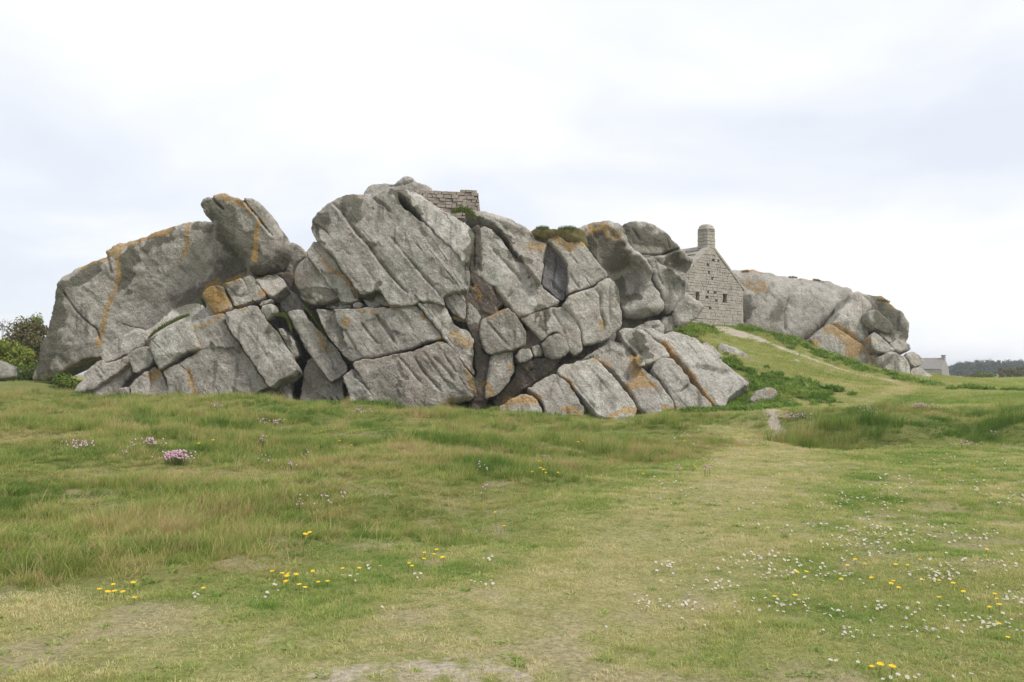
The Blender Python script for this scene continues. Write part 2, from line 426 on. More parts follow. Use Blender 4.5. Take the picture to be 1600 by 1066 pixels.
def seg_dist(P, line):
    """distance from points to a polyline, the side sign and the position 0..1 along it"""
    best = np.full(len(P), 1e9); side = np.zeros(len(P)); tt = np.zeros(len(P))
    if len(line) == 1:
        return np.hypot(*(P - line[0]).T), side, tt
    L = np.hypot(*(line[1:] - line[:-1]).T); cum = np.concatenate([[0], np.cumsum(L)])
    for i in range(len(line) - 1):
        a, b = line[i], line[i + 1]; d = b - a
        t = np.clip(((P - a) @ d) / max(d @ d, 1e-9), 0, 1)
        q = P - (a + t[:, None] * d)
        dist = np.hypot(q[:, 0], q[:, 1])
        m = dist < best
        best[m] = dist[m]
        side[m] = np.sign(d[0] * (P[m, 1] - a[1]) - d[1] * (P[m, 0] - a[0]))
        tt[m] = (cum[i] + t[m] * L[i]) / cum[-1]
    return best, side, tt

def paint_at(P):
    c = np.zeros((len(P), 4)); c[:, 3] = 1
    Q = P + np.stack([vnoise(P[:, 0], P[:, 1], 15, 51) * 20 + vnoise(P[:, 0], P[:, 1], 5, 53) * 8, vnoise(P[:, 0], P[:, 1], 22, 52) * 30 + vnoise(P[:, 0], P[:, 1], 6, 54) * 8], 1)
    P0 = P + .3 * (Q - P)
    lo, hi = P.min(0) - 12, P.max(0) + 12
    for ch, line, r, s in PAINT:
        if (line.min(0) - r > hi).any() or (line.max(0) + r < lo).any(): continue
        d, _, _ = seg_dist(P0 if ch == 0 else Q, line)
        c[:, ch] = np.maximum(c[:, ch], s * np.clip(1.4 - 1.05 * d / r, 0, 1) if ch == 0 else s * smoothstep(1.25, 0.35, d / r))
    return np.clip(c, 0, 1)

def chaikin(p, r, n):
    for _ in range(n):
        q = np.roll(p, -1, 0); s = np.roll(r, -1)
        p = np.stack([0.86 * p + 0.14 * q, 0.14 * p + 0.86 * q], 1).reshape(-1, 2)
        r = np.stack([0.86 * r + 0.14 * s, 0.14 * r + 0.86 * s], 1).reshape(-1)
    return p, r

def px_warp(P):
    """small wobble shared by neighbouring blocks so their joints stay together"""
    w = np.stack([vnoise(P[:, 0], P[:, 1], 21, 11) * 3.4 + vnoise(P[:, 0], P[:, 1], 8, 12) * 2.2 + vnoise(P[:, 0], P[:, 1], 3.4, 15) * 1.8,
                  vnoise(P[:, 0], P[:, 1], 21, 13) * 3.4 + vnoise(P[:, 0], P[:, 1], 8, 14) * 2.2 + vnoise(P[:, 0], P[:, 1], 3.4, 16) * 1.8], 1)
    return P + w

FOL = np.array([0.62, -0.785])      # foliation runs down to the right (x, z)
N_TRI = 0
def rock(parent, poly, Y, R=0.35, k=0.85, tilt=(0.0, 0.0), T=2.2, grooves=(), dents=(), h=0.058, amp=1.0, fol=1.0, mat=None, name="rock_block", gap=0.0, cut=None, tone=None):
    """One block: an outline at its own distance, a rounded face that can lean (tilt = metres back per metre right / up),
    grooves ((x,y)..., width m, depth m, step m), dents (x, y, radius m, depth m) and a body T metres deep."""
    global N_TRI
    base = np.array([(p[0], p[1]) for p in poly], float)
    rad = np.array([p[2] if len(p) > 2 else R for p in poly], float)
    rad = np.where(rad < 0.5, rad * (0.30 if fol > .15 else .56), rad * .9)
    base, rad = chaikin(base, rad, cut or (1 if fol > .25 else 2))
    mpp = Y / F                                     # metres per pixel
    # resample the outline
    nxt = np.roll(base, -1, 0); L = np.hypot(*(nxt - base).T); cum = np.concatenate([[0], np.cumsum(L)])
    n = max(10, int(cum[-1] * mpp / (h * 1.1)))
    s = np.linspace(0, cum[-1], n, endpoint=False)
    bx = np.interp(s, cum, np.append(base[:, 0], base[0, 0])); by = np.interp(s, cum, np.append(base[:, 1], base[0, 1]))
    br = np.interp(s, cum, np.append(rad, rad[0]))
    vv = 0.12 + 1.0 * vnoise(bx, by, 13, 61) + .35 * vnoise(bx, by, 5, 62)
    br = br * (1 + vv * np.where(br < .5, 1, .12))
    B = px_warp(np.stack([bx, by], 1))
    # inward normals and a small gap
    area = 0.5 * np.sum(B[:, 0] * np.roll(B[:, 1], -1) - np.roll(B[:, 0], -1) * B[:, 1])
    tg = np.roll(B, -1, 0) - np.roll(B, 1, 0); tg /= np.maximum(np.hypot(*tg.T)[:, None], 1e-6)
    inn = np.stack([-tg[:, 1], tg[:, 0]], 1) * (1 if area > 0 else -1)
    B = B + inn * gap / mpp
    # interior points
    lo, hi = B.min(0), B.max(0); st = h / mpp
    gx, gy = np.meshgrid(np.arange(lo[0], hi[0], st), np.arange(lo[1], hi[1], st * 0.87))
    gx = gx + (np.arange(gx.shape[0])[:, None] % 2) * st * 0.5
    G = np.stack([gx.ravel(), gy.ravel()], 1) + rng.uniform(-0.16, 0.16, (gx.size, 2)) * st
    a, b = B, np.roll(B, -1, 0)
    inside = np.zeros(len(G), bool)
    for i in range(n):
        c = ((a[i, 1] > G[:, 1]) != (b[i, 1] > G[:, 1]))
        if c.any():
            xs = (b[i, 0] - a[i, 0]) * (G[c, 1] - a[i, 1]) / (b[i, 1] - a[i, 1]) + a[i, 0]
            inside[c] ^= G[c, 0] < xs
    G = G[inside]
    ring = []
    for f in (0.18, 0.5):
        ring.append(B + inn * st * f)
    G2 = np.concatenate([G] + ring)
    D = np.sqrt(((G2[:, None, :] - B[None]) ** 2).sum(-1)) * mpp
    dmin = D.min(1)
    keep = np.ones(len(G2), bool)
    keep[:len(G)] = dmin[:len(G)] > h * 0.75
    keep[len(G):len(G) + n] = dmin[len(G):len(G) + n] > h * 0.15
    keep[len(G) + n:] = dmin[len(G) + n:] > h * 0.42
    G2, D = G2[keep], D[keep]
    sN = np.clip(D / br[None], 0, 1)
    drop = (br[None] * k * (1 - np.sqrt(np.clip(1 - (1 - sN) ** 2, 0, 1)))).max(1)
    P = np.concatenate([B, G2]); drop = np.concatenate([br * k, drop])
    res = mgeo.delaunay_2d_cdt([Vector(p) for p in P], [(i, (i + 1) % n) for i in range(n)], [list(range(n))], 1, 1e-5)
    faces = [list(f) for f in res[2]]
    orig = [o[0] if o else -1 for o in res[3]]
    V2 = np.array([(v.x, v.y) for v in res[0]])
    dr = np.array([drop[o] if o >= 0 else 0.0 for o in orig])
    nB = np.array([o if 0 <= o < n else -1 for o in orig])
    # relief of the face
    rel = np.zeros(len(V2))
    for gdef in grooves:
        line = px_warp(np.array(gdef[0], float)); w, dep = gdef[1], gdef[2]; step = gdef[3] * .75 if len(gdef) > 3 else 0.0
        if w < .22 and dep > 0: w, dep = w * .55, dep * .8
        d, side, t = seg_dist(V2, line)
        d = d * mpp
        e = smoothstep(0, 0.12, t) * smoothstep(1, 0.82, t) if len(gdef) < 5 else 1.0
        wv = w * (0.75 + 0.7 * (vnoise(V2[:, 0], V2[:, 1], 14, 21) + 0.5))
        prof = np.exp(-(d / wv) ** 2) if (dep < 0 or w > 0.22) else np.clip(1 - d / (1.25 * wv), 0, 1) ** 1.15
        rel += dep * e * prof * (0.85 + 0.9 * vnoise(V2[:, 0], V2[:, 1], 9, 22))
        if step: rel += step * e * np.where(side > 0, 1, 0) * np.exp(-np.maximum(d - 0.02, 0) / (w * 4.5)) * np.clip(d / (0.3 * w), 0, 1)
    for dx, dy, r, dep in dents:
        d = np.hypot(V2[:, 0] - dx, V2[:, 1] - dy) * mpp
        rel += dep * np.exp(-(d / r) ** 2)
    # leaning plane through the middle
    c = P[:n].mean(0); ca, cb = ray(c[0], c[1]); Xc, Zc = ca * Y, EYE + cb * Y
    gxx, gz = tilt
    U = (V2[:, 0] - 800.0) / F; Vv = (533.0 - V2[:, 1]) / F; fy = CP - SP * Vv
    ra, rb = U / fy, (SP + CP * Vv) / fy
    y = (Y - gxx * Xc + gz * (EYE - Zc)) / (1 - gxx * ra - gz * rb)
    W = np.stack([ra * y, y, EYE + rb * y], 1)
    nrm = np.array([gxx, -1.0, gz]); nrm /= np.linalg.norm(nrm)
    # noise in the block's own plane and depth
    nzv = np.zeros(len(W))
    along = W[:, 0] * FOL[0] + W[:, 2] * FOL[1]; acr = W[:, 0] * -FOL[1] + W[:, 2] * FOL[0]
    for i in range(len(W)):
        x_, y_, z_ = W[i]
        q = mnoise.noise((x_ * 0.55, y_ * 0.55 + 3.1, z_ * 0.55)) * 0.16
        q += mnoise.fractal((x_ * 1.7, y_ * 0.8, z_ * 1.7), 0.8, 2.1, 4) * 0.05
        q += mnoise.ridged_multi_fractal((acr[i] * 1.5, along[i] * 0.28, y_ * 0.3), 0.9, 2.2, 3, 1.0, 2.0) * -0.026 * fol + 0.03 * fol
        nzv[i] = q
    rel = rel - nzv * amp
    if fol > .1 and amp > .6:       # flat facets with small steps, stretched along the foliation
        au = along * .42 + .35 * vnoise(V2[:, 0], V2[:, 1], 18, 81) + .12 * vnoise(V2[:, 0], V2[:, 1], 6, 82)
        av = acr * 1.05 + .30 * vnoise(V2[:, 0], V2[:, 1], 18, 83) + .12 * vnoise(V2[:, 0], V2[:, 1], 6, 84)
        ns = max(3, int((np.ptp(au) + .5) * (np.ptp(av) + .5) * 1.1))
        su = rng.uniform(au.min() - .2, au.max() + .2, ns); sv = rng.uniform(av.min() - .2, av.max() + .2, ns)
        cell = ((au[:, None] - su) ** 2 + (av[:, None] - sv) ** 2).argmin(1)
        off = rng.normal(0, .034, ns); g1 = rng.normal(0, .05, ns); g2 = rng.normal(0, .075, ns)
        rel = rel + min(fol, 1.0) * (off[cell] + g1[cell] * (au - su[cell]) + g2[cell] * (av - sv[cell]))
    edge = np.clip(dr / np.maximum(br.mean() * k, 1e-3), 0, 1)
    W = W - nrm[None] * (dr + rel * (1 - 0.6 * edge))[:, None]
    # body
    bidx = [None] * n
    for i, o in enumerate(nB):
        if o >= 0: bidx[o] = i
    bidx = [b_ for b_ in bidx if b_ is not None]
    nb = len(bidx)
    back = np.array([-gxx if abs(gxx) < 0.2 else 0.0, 1.0, -max(gz, 0.0)]); back /= np.linalg.norm(back)
    verts = [W]; ring0 = bidx; off = len(W); PX = [V2]
    cen = W[bidx].mean(0)
    flip = area > 0
    for dd, shr in ((0.22 * T, 1.0), (0.6 * T, 0.97), (T, 0.82)):
        rv = W[bidx] + back * dd
        cc = cen + back * dd
        rv = cc + (rv - cc) * np.array([shr, 1, shr])
        wob = np.array([mnoise.noise_vector((p[0] * 0.8, p[1] * 0.8, p[2] * 0.8)) for p in rv]) * 0.07 * amp
        rv = rv + np.where(np.array([0, 0, 1]) > 0, -np.abs(wob), wob)
        verts.append(rv); PX.append(V2[bidx])
        ring1 = list(range(off, off + nb)); off += nb
        for i in range(nb):
            j = (i + 1) % nb
            f = [ring0[i], ring0[j], ring1[j], ring1[i]]
            faces.append(f)
        ring0 = ring1
    verts.append(cc[None] + back * 0.1); PX.append(c[None])
    for i in range(nb): faces.append([ring0[i], ring0[(i + 1) % nb], off])
    Wall = np.concatenate(verts); PXa = np.concatenate(PX)
    org = W[bidx].mean(0) - np.array(parent.location)
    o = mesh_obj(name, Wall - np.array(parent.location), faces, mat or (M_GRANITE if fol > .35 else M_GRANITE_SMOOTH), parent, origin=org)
    bm = bmesh.new(); bm.from_mesh(o.data)
    bmesh.ops.recalc_face_normals(bm, faces=bm.faces)
    bm.to_mesh(o.data); bm.free()
    col = o.data.color_attributes.new("paint", 'FLOAT_COLOR', 'POINT')
    pc = paint_at(PXa)
    pc[:, 3] = tone if tone is not None else rng.uniform(0, .35)
    e2 = np.zeros(len(PXa)); e2[:len(W)] = np.clip(dr / np.maximum(br.mean() * k, 1e-3), 0, 1) * (br.mean() < .6)
    pc[:, 0] = np.maximum(pc[:, 0], e2 * smoothstep(.05, .25, vnoise(PXa[:, 0], PXa[:, 1], 26, 71) + .3 * vnoise(PXa[:, 0], PXa[:, 1], 7, 72)) * .7)
    col.data.foreach_set("color", pc.ravel())
    N_TRI += sum(len(p) - 2 for p in faces)
    return o

def boulder(name, px, py, Y, label, cat="boulder", group=None):
    p = at(px, py, Y)
    return empty(name, (p.x, p.y, p.z), label, cat, group)

# ------------------------------------------------------------------ ground sheet
def axis(vals):
    out = [vals[0][0]]
    for a, b_, st in vals:
        n_ = max(1, int(round((b_ - a) / st)))
        out += list(np.linspace(a, b_, n_ + 1)[1:])
    return np.array(out)
gy_ = axis([(-60,-6,6),(-6,3,.5),(3,14,.14),(14,30,.22),(30,60,.4),(60,120,2),(120,400,14),(400,3000,200)])
gx_ = axis([(-2500,-300,200),(-300,-60,12),(-60,-24,1.2),(-24,-8,.35),(-8,10,.16),(10,28,.3),(28,60,1.2),(60,300,12),(300,2500,200)])
XX, YY = np.meshgrid(gx_, gy_)
ZZ = ground_h(XX, YY)
gv = np.stack([XX.ravel(), YY.ravel(), ZZ.ravel()], 1)
nx_, ny_ = len(gx_), len(gy_)
ii, jj = np.meshgrid(np.arange(nx_ - 1), np.arange(ny_ - 1))
i0 = (jj * nx_ + ii).ravel()
gf = np.stack([i0, i0 + 1, i0 + 1 + nx_, i0 + nx_], 1).tolist()

# soil maps: sandy tracks and worn turf, as polylines on the ground
def gpt(px, py, Y): p = at(px, py, Y); return (p.x, p.y)
SAND = [(np.array([gpt(1128,516,55),gpt(1150,520,54),gpt(1175,524,53.5)]), .9, 1.0),
        (np.array([gpt(1165,520,54.5),gpt(1200,533,53),gpt(1250,551,52),gpt(1300,567,51),gpt(1350,577,50),gpt(1400,588,49)]), .36, .95),
        (np.array([gpt(1192,664,27.5),gpt(1204,674,24.8),gpt(1213,680,23.3),gpt(1226,690,21.6)]), .16, .9),
        (np.array([(-.9,4.8),(-.1,4.9)]), .35, .55), (np.array([(-1.3,5.2),(.5,5.0)]), .6, .34),
        (np.array([gpt(1310,583,47),gpt(1370,592,46)]), .5, .4)]
WORN = [(np.array([(-.4,4.6),(1.2,7.5),(2.6,11),(4.3,15),(5.6,20),(5.9,24)]), 1.1, .8), (np.array([(-4.4,5.6),(-2,5.3)]), .8, .5), (np.array([(2.2,9),(3.2,12.5)]),1.2,.6),
        (np.array([gpt(1230,640,33),gpt(1300,612,43),gpt(1330,600,46)]), 1.2, .6), (np.array([gpt(1400,588,49),gpt(1420,600,46),gpt(1380,615,42),gpt(1300,632,35.5),gpt(1230,646,31),gpt(1196,662,27.5)]), .7, .95), (np.array([gpt(1240,705,19.5),gpt(1215,682,23),gpt(1188,660,28),gpt(1230,640,33)]), .55, .9)]
LUSH = [(np.array([gpt(1172,598,43),gpt(1135,566,45.5),gpt(1100,540,47.5),gpt(1075,522,48.5)]), .8, .8), (np.array([gpt(1090,640,39.7),gpt(1140,632,40.4),gpt(1180,612,41.5),gpt(1200,590,43.5)]), 1.4, 1.0), (np.array([gpt(1180,640,38.5),gpt(1235,632,39.5),gpt(1270,622,41),gpt(1235,598,43.5)]), 1.5, 1.0),
        (np.array([gpt(1195,522,55.8),gpt(1240,540,54.4),gpt(1290,562,53.2),gpt(1350,580,52.3),gpt(1372,586,52)]), .95, 1.0),
        (np.array([gpt(1065,516,48.5),gpt(1095,512,53)]), 1.0, .9), (np.array([gpt(485,628,38.4),gpt(540,634,37.4),gpt(610,640,36.8)]), 1.1, 1.0),
        (np.array([gpt(690,644,37.0),gpt(760,646,36.6),gpt(850,650,36.2)]), .9, 1.0), (np.array([gpt(1000,648,38.4),gpt(1080,646,39)]), .6, .9),
        (np.array([gpt(1420,600,50),gpt(1480,604,47),gpt(1560,608,45)]), .8, .8),
        (np.array([(5.5,5.6),(6,8)]), 1.0, .6), (np.array([(-6.2,9.5),(-4.5,9.8)]), .9, .6)]
def soil(x, y, lst, wob=0.35):
    # wob: raggedness of the outline in metres
    P_ = np.stack([np.ravel(x), np.ravel(y)], 1).astype(float)
    P_ = P_ + np.stack([vnoise(P_[:, 0], P_[:, 1], .7, 31), vnoise(P_[:, 0], P_[:, 1], .7, 32)], 1) * wob * 2
    m = np.zeros(len(P_))
    for line, r, s in lst:
        d, _, _ = seg_dist(P_, line)
        m = np.maximum(m, s * smoothstep(1.3, .5, d / r))
    return m
def spots(x, y):
    # small bare and withered spots in the trodden turf
    return smoothstep(.20, .38, vnoise(x, y, .5, 201) + .5 * vnoise(x, y, .25, 202) + .25 * vnoise(x, y, 2.4, 203)) * smoothstep(26, 20, y)
def ground_mat():
    t = NT("turf_ground")
    z = t.attr("zone"); zr, zg, zb = t.sep(z.outputs["Color"])[0:3]
    n1 = t.noise(0.9, 5, .6); n2 = t.noise(5.0, 5, .65); n3 = t.noise(28., 4, .7); n0 = t.noise(.22, 3, .5)
    short = t.mixc(t.ramp(n2, .35, .65), (0.20, 0.23, 0.07), (0.30, 0.295, 0.11))
    short = t.mixc(t.ramp(n1, .42, .62), short, (0.21, 0.23, 0.07))
    short = t.mixc(t.math('MULTIPLY', t.sep(t.ramp(n0, .45, .6))[0], .5), short, (0.30, 0.265, 0.115))
    tall = t.mixc(t.ramp(n1, .35, .65), (0.155, 0.19, 0.05), (0.24, 0.225, 0.085))
    col = t.mixc(zr, short, tall)
    worn = t.math('MULTIPLY', zg, t.sep(t.ramp(t.math('ADD', n2, t.math('MULTIPLY', n1, .4)), .5, .85))[0])
    col = t.mixc(worn, col, (0.40, 0.345, 0.18))
    col = t.mixc(t.math('MULTIPLY', z.outputs['Alpha'], .55), col, t.mixc(n3, (0.32, 0.25, 0.155), (0.44, 0.37, 0.25)))
    sand = t.sep(t.ramp(t.math('ADD', zb, t.math('MULTIPLY', t.math('SUBTRACT', n2, .5), 1.0)), .45, .62))[0]
    col = t.mixc(sand, col, t.mixc(n3, (0.40, 0.34, 0.265), (0.50, 0.44, 0.36)))
    gm = t.n.new("ShaderNodeMix"); gm.data_type = 'RGBA'; gm.blend_type = 'MULTIPLY'; gm.inputs[0].default_value = .9
    t.l.new(col, gm.inputs[6]); t.l.new(t.ramp(n3, .3, .7, (.55, .55, .5), (1.25, 1.25, 1.25)), gm.inputs[7])
    return t.finish(gm.outputs[2], .95, t.bump(t.math('ADD', n2, n3), .8, .05), .1)
M_GROUND = ground_mat()
ground = mesh_obj("ground", gv, gf, M_GROUND)
tag(ground, "turf ground with trodden short grass and sandy tracks", "ground", kind="structure")
zc = np.ones((len(gv), 4))
zc[:, 0] = tall_mask(gv[:, 0], gv[:, 1]); zc[:, 1] = soil(gv[:, 0], gv[:, 1], WORN); zc[:, 3] = spots(gv[:, 0], gv[:, 1]); zc[:, 2] = soil(gv[:, 0], gv[:, 1], SAND, .15)
ground.data.color_attributes.new("zone", 'FLOAT_COLOR', 'POINT').data.foreach_set("color", zc.ravel())

# ------------------------------------------------------------------ rocks of the left group
b = boulder("granite_boulder", 180, 600, 44.5, "huge leaning granite slab with streaked grey face at the far left end")
rock(b, [(78,452,.9),(82,441,1.0),(93,430,.9),(114,418,.8),(131,410,.7),(150,404,.6),(165,400,.5),(164,392,.4),(173,383,.5),(186,379,.5),(206,375,.6),(224,369,.6),(238,362,.6),
  (256,356,.6),(274,350,.6),(291,346,.6),(309,344,.6),(327,347,.5),(350,366,.4),(378,400,.4),(400,432,.4),(390,470,.4),(330,490,.4),(260,530,.4),(180,560,.4),(150,556,.35),(128,566,.4),(100,580,.4),(70,594,.5),(42,598,.8),(50,570,.8),(60,534,.8),(70,506,.8),(76,474,.8)],
  44.5, k=.8, tilt=(0.0,-.06), tone=0.45, T=3.2, fol=.3,
  grooves=[([(94,450),(100,458),(122,486),(152,514),(160,540)],.07,.45),([(186,382),(187,410),(184,440),(172,475),(162,510),(156,540)],.09,.06),
   ([(167,396),(172,412),(176,430)],.16,.25,-.12),([(188,504),(202,510),(225,514)],.05,.15),([(292,347),(292,370),(286,400)],.1,.05),([(210,372),(205,420)],.5,.12)],
  dents=[(350,440,2.6,.55),(240,500,1.6,.25),(120,540,1.5,-.2),(250,400,1.8,-.15)])
b = boulder("granite_boulder", 392, 430, 42.3, "dark perched boulder with split right flake and orange vein")
rock(b, [(311,319,.4),(315,311,.35),(324,307,.3),(331,309,.25),(334,303,.3),(341,301,.35),(355,304,.4),(371,310,.4),(378,313,.25),(382,309,.3),(392,311,.4),(406,317,.45),(417,329,.5),(430,346,.6),(443,364,.7),(452,378,.9),
  (450,393,1.0),(444,405,1.0),(434,418,.9),(419,427,.8),(392,430,.6),(385,420,.5),(366,394,.5),(348,372,.5),(332,354,.5),(325,342,.5),(317,330,.45)],
  42.3, k=.85, tilt=(.12,-.05), T=2.6, fol=.3,
  grooves=[([(329,306),(340,318),(352,329)],.09,.35,.0),([(377,309),(388,323),(400,337),(412,351),(425,367)],.09,.55,-.35,1),([(396,406),(404,402)],.04,.1)])
b = boulder("granite_ledge", 380, 486, 41.3, "row of small split granite blocks under the perched boulder, orange lichen at its left end", "rock")
rock(b, [(316,459),(324,450),(336,445),(347,447),(351,461),(358,481),(338,490),(331,482),(321,468)], 41.0, R=.22, T=1.8, tilt=(-.3,.1))
rock(b, [(349,450),(353,453),(366,476),(358,482),(352,467)], 41.35, R=.1, T=1.4)
rock(b, [(350,444),(366,436),(378,433),(386,450),(394,470),(380,476),(366,479),(358,462)], 41.1, R=.2, T=1.8, tilt=(0,.1))
rock(b, [(379,433),(390,430),(399,438),(415,460),(410,467),(395,471),(387,452)], 41.15, R=.2, T=1.8, tilt=(.05,.1))
rock(b, [(400,437),(414,431),(430,428),(441,434),(450,448),(438,457),(426,462),(417,459)], 41.3, R=.25, T=1.6, tilt=(.4,.2))
rock(b, [(402,477),(410,471),(424,466),(420,473),(410,478)], 41.0, R=.08, T=1.0)
b = boulder("granite_outcrop", 300, 620, 40.5, "low jointed granite outcrop of stacked blocks in front of the leaning slab", "outcrop")
rock(b, [(222,519),(245,502),(270,483),(280,479),(308,471),(322,476),(350,480),(335,496),(300,499),(262,514),(236,528),(226,531)], 41.8, R=.3, T=2, tilt=(0,.9), fol=.4)
rock(b, [(155,551),(162,542),(190,522),(216,512),(228,518),(226,534),(222,541),(200,551),(160,569),(157,560)], 40.9, R=.38, T=2.2, tilt=(0,.15), fol=.3)
rock(b, [(112,613),(128,594),(130,582),(142,570),(156,560),(163,568),(182,562),(200,555),(205,566),(170,590),(146,609),(130,613)], 40.6, R=.4, T=2.2, tilt=(-.1,.2), fol=.3, grooves=[([(148,568),(160,585),(150,600)],.1,.08)])
rock(b, [(204,570),(208,584),(191,600),(186,630),(140,630),(146,613),(170,596)], 40.9, R=.3, T=2)
rock(b, [(199,554),(220,542),(228,540),(238,561),(237,569),(210,585),(204,568)], 40.2, R=.25, T=2, fol=.3, cut=2)
rock(b, [(231,536),(245,522),(262,512),(280,506),(298,501),(302,520),(315,545),(292,549),(272,561),(248,579),(240,567),(234,550)], 40.0, R=.38, T=2.2, tilt=(0,.12), fol=.4,
  grooves=[([(254,522),(262,540),(268,556)],.14,.06),([(240,560),(262,552),(290,545)],.2,-.08)])
rock(b, [(402,479),(426,510),(444,538),(463,566),(466,578),(456,587),(440,591),(421,603),(410,590),(383,549),(358,516),(350,488),(375,481),(390,477)], 39.9, R=.28, tone=0.3, T=2.4, tilt=(.05,.2),
  grooves=[([(376,494),(400,530),(436,586)],.09,.08,-.05),([(390,482),(420,528),(450,570)],.08,.05)])
rock(b, [(299,503),(322,496),(350,488),(357,517),(382,550),(409,591),(420,604),(396,614),(370,622),(345,632),(268,632),(262,600),(254,580),(280,565),(314,546),(302,522)], 40.15, R=.26, tone=0.4, T=2.4, tilt=(0,.12),
  grooves=[([(312,547),(336,545)],.05,.2),([(293,576),(306,616)],.08,.10),([(336,520),(372,566),(395,600)],.1,.07,-.05),([(346,568),(360,569)],.05,.12),([(270,575),(285,610)],.1,.08)])
rock(b, [(231,580),(241,573),(253,581),(269,620),(266,632),(228,632),(229,600)], 40.2, R=.2, T=1.8, tilt=(0,.2))
rock(b, [(202,601),(216,588),(231,577),(232,592),(230,632),(210,632),(203,608)], 40.0, R=.18, T=1.8, tilt=(0,.2))
rock(b, [(185,607),(198,603),(204,620),(203,632),(184,632)], 40.0, R=.15, T=1.2)
rock(b, [(400,610),(425,598),(452,590),(457,632),(400,632)], 41.1, R=.3, T=1.5)
rock(b, [(432,514),(441,513),(458,534),(466,554),(459,560),(441,530)], 40.6, R=.15, T=1.4)
rock(b, [(404,480),(424,473),(430,486),(419,501)], 40.3, R=.14, T=1.3)
rock(b, [(150,575),(225,535),(300,490),(400,484),(455,560),(455,632),(150,632)], 41.5, R=.4, T=1.6, amp=.5, h=.2)
b = boulder("granite_pillar", 500, 612, 41.5, "slanting granite prop wedged in the dark cleft left of the great boulder", "rock")
rock(b, [(450,488),(462,482),(474,485),(487,505),(511,527),(529,549),(542,569),(538,580),(527,589),(515,595),(503,582),(482,548),(462,518)], 40.7, R=.25, T=1.8, tilt=(.1,.15),
  grooves=[([(506,556),(518,572),(529,587)],.09,.25,-.08),([(490,530),(506,555)],.1,.05)])
rock(b, [(436,462),(452,452),(476,478),(478,492),(460,498),(440,486)], 42.6, R=.3, T=1.2)
rock(b, [(478,562),(490,556),(518,596),(534,588),(538,632),(466,632),(472,600)], 41.3, R=.35, tone=0.6, T=1.5)
rock(b, [(446,382),(458,377),(470,384),(476,398),(462,414),(452,434),(436,440),(430,430)], 45.0, R=.3, T=1.5)
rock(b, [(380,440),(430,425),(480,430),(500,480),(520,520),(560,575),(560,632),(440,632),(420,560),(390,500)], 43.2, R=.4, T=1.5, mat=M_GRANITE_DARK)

# ------------------------------------------------------------------ great central boulder
b = boulder("granite_boulder", 640, 636, 40.6, "great central granite boulder, tallest of all, cut by diagonal grooves")
rock(b, [(476,398,.5),(461,410,.8),(453,426,.9),(456,443,.8),(464,460,.7),(473,471,.5),(491,477,.4),(512,473,.3),(531,467,.25),(527,458,.2),(501,426,.18),(486,408,.2)], 40.9, R=.4, T=2.8, tilt=(-.12,.1), fol=.5,
  grooves=[([(500,440),(512,435),(520,432)],.05,.08)])
rock(b, [(490,376),(497,376),(523,407),(548,441),(565,462),(557,469),(534,472),(530,465),(526,457),(500,425),(477,397)], 40.65, R=.2, T=2.4, tilt=(0,.12), fol=.6)
rock(b, [(513,311,.6),(500,318,.9),(488,328,1.0),(482,339,.9),(484,352,.7),(487,365,.4),(495,374,.25),(523,405,.25),(549,440,.25),(565,461,.3),(577,458,.35),(592,453,.3),(602,470,.2),(610,478,.2),(640,475,.2),(656,470,.2),(690,476,.2),(697,477,.15),
  (690,464,.15),(701,459,.15),(722,456,.25),(730,452,.4),(733,440,.45),(733,426,.45),(727,413,.3),(708,392,.25),(688,372,.25),(667,352,.25),(646,335,.3),(634,329,.35),(622,314,.35),(612,298,.4),(600,296,.6),(590,297,.6),(575,297,.7),(560,298,.7),(540,299,.7),(522,305,.6)],
  40.5, k=.8, tilt=(0,.22), tone=0.08, T=4.0,
  grooves=[([(512,311),(530,330),(560,368),(578,386),(592,408),(612,430),(634,454)],.15,.34,-.2,1),([(582,303),(592,314),(602,322),(612,334)],.13,.28),
   ([(604,366),(618,382),(632,398),(646,414),(664,432),(682,456),(692,470)],.11,.26,-.12),([(660,428),(680,452)],.14,.2),([(560,410),(572,422),(588,442)],.09,.12),
   ([(556,398),(566,400)],.06,.1),([(650,350),(680,395),(704,430)],.15,.08,-.05),([(592,404),(612,430),(633,455)],.07,.12),([(560,330),(590,366)],.15,.06),([(640,463),(642,466)],.05,.12)],
  dents=[(700,400,1.5,-.12),(560,350,1.4,-.12),(620,440,1.3,.08)])
rock(b, [(619,299,.35),(632,293,.5),(646,295,.6),(662,302,.6),(682,316,.6),(706,329,.6),(728,343,.6),(741,354,.5),(743,365,.45),(739,383,.4),(731,409,.3),(726,412,.2),(708,390,.2),(688,370,.2),(668,350,.2),(652,328,.3),(636,312,.3)], 40.7, k=.85, tilt=(.05,.35), tone=0.0, T=3.5, fol=.5)
rock(b, [(702,461),(722,459),(727,470),(728,492),(724,500),(711,490),(699,477),(691,465)], 40.35, R=.16, T=2, tilt=(0,.1))
rock(b, [(505,479),(520,473),(533,470),(548,472),(553,479),(530,484)], 41.1, R=.14, T=1.6)
rock(b, [(550,475),(560,470),(569,476),(565,482),(553,481)], 40.6, R=.16, T=.9, fol=0)
rock(b, [(566,460),(577,458),(592,473),(594,480),(576,483),(570,474)], 40.75, R=.14, T=1.4)
rock(b, [(580,461),(592,455),(607,473),(608,479),(596,479)], 40.65, R=.14, T=1.4)
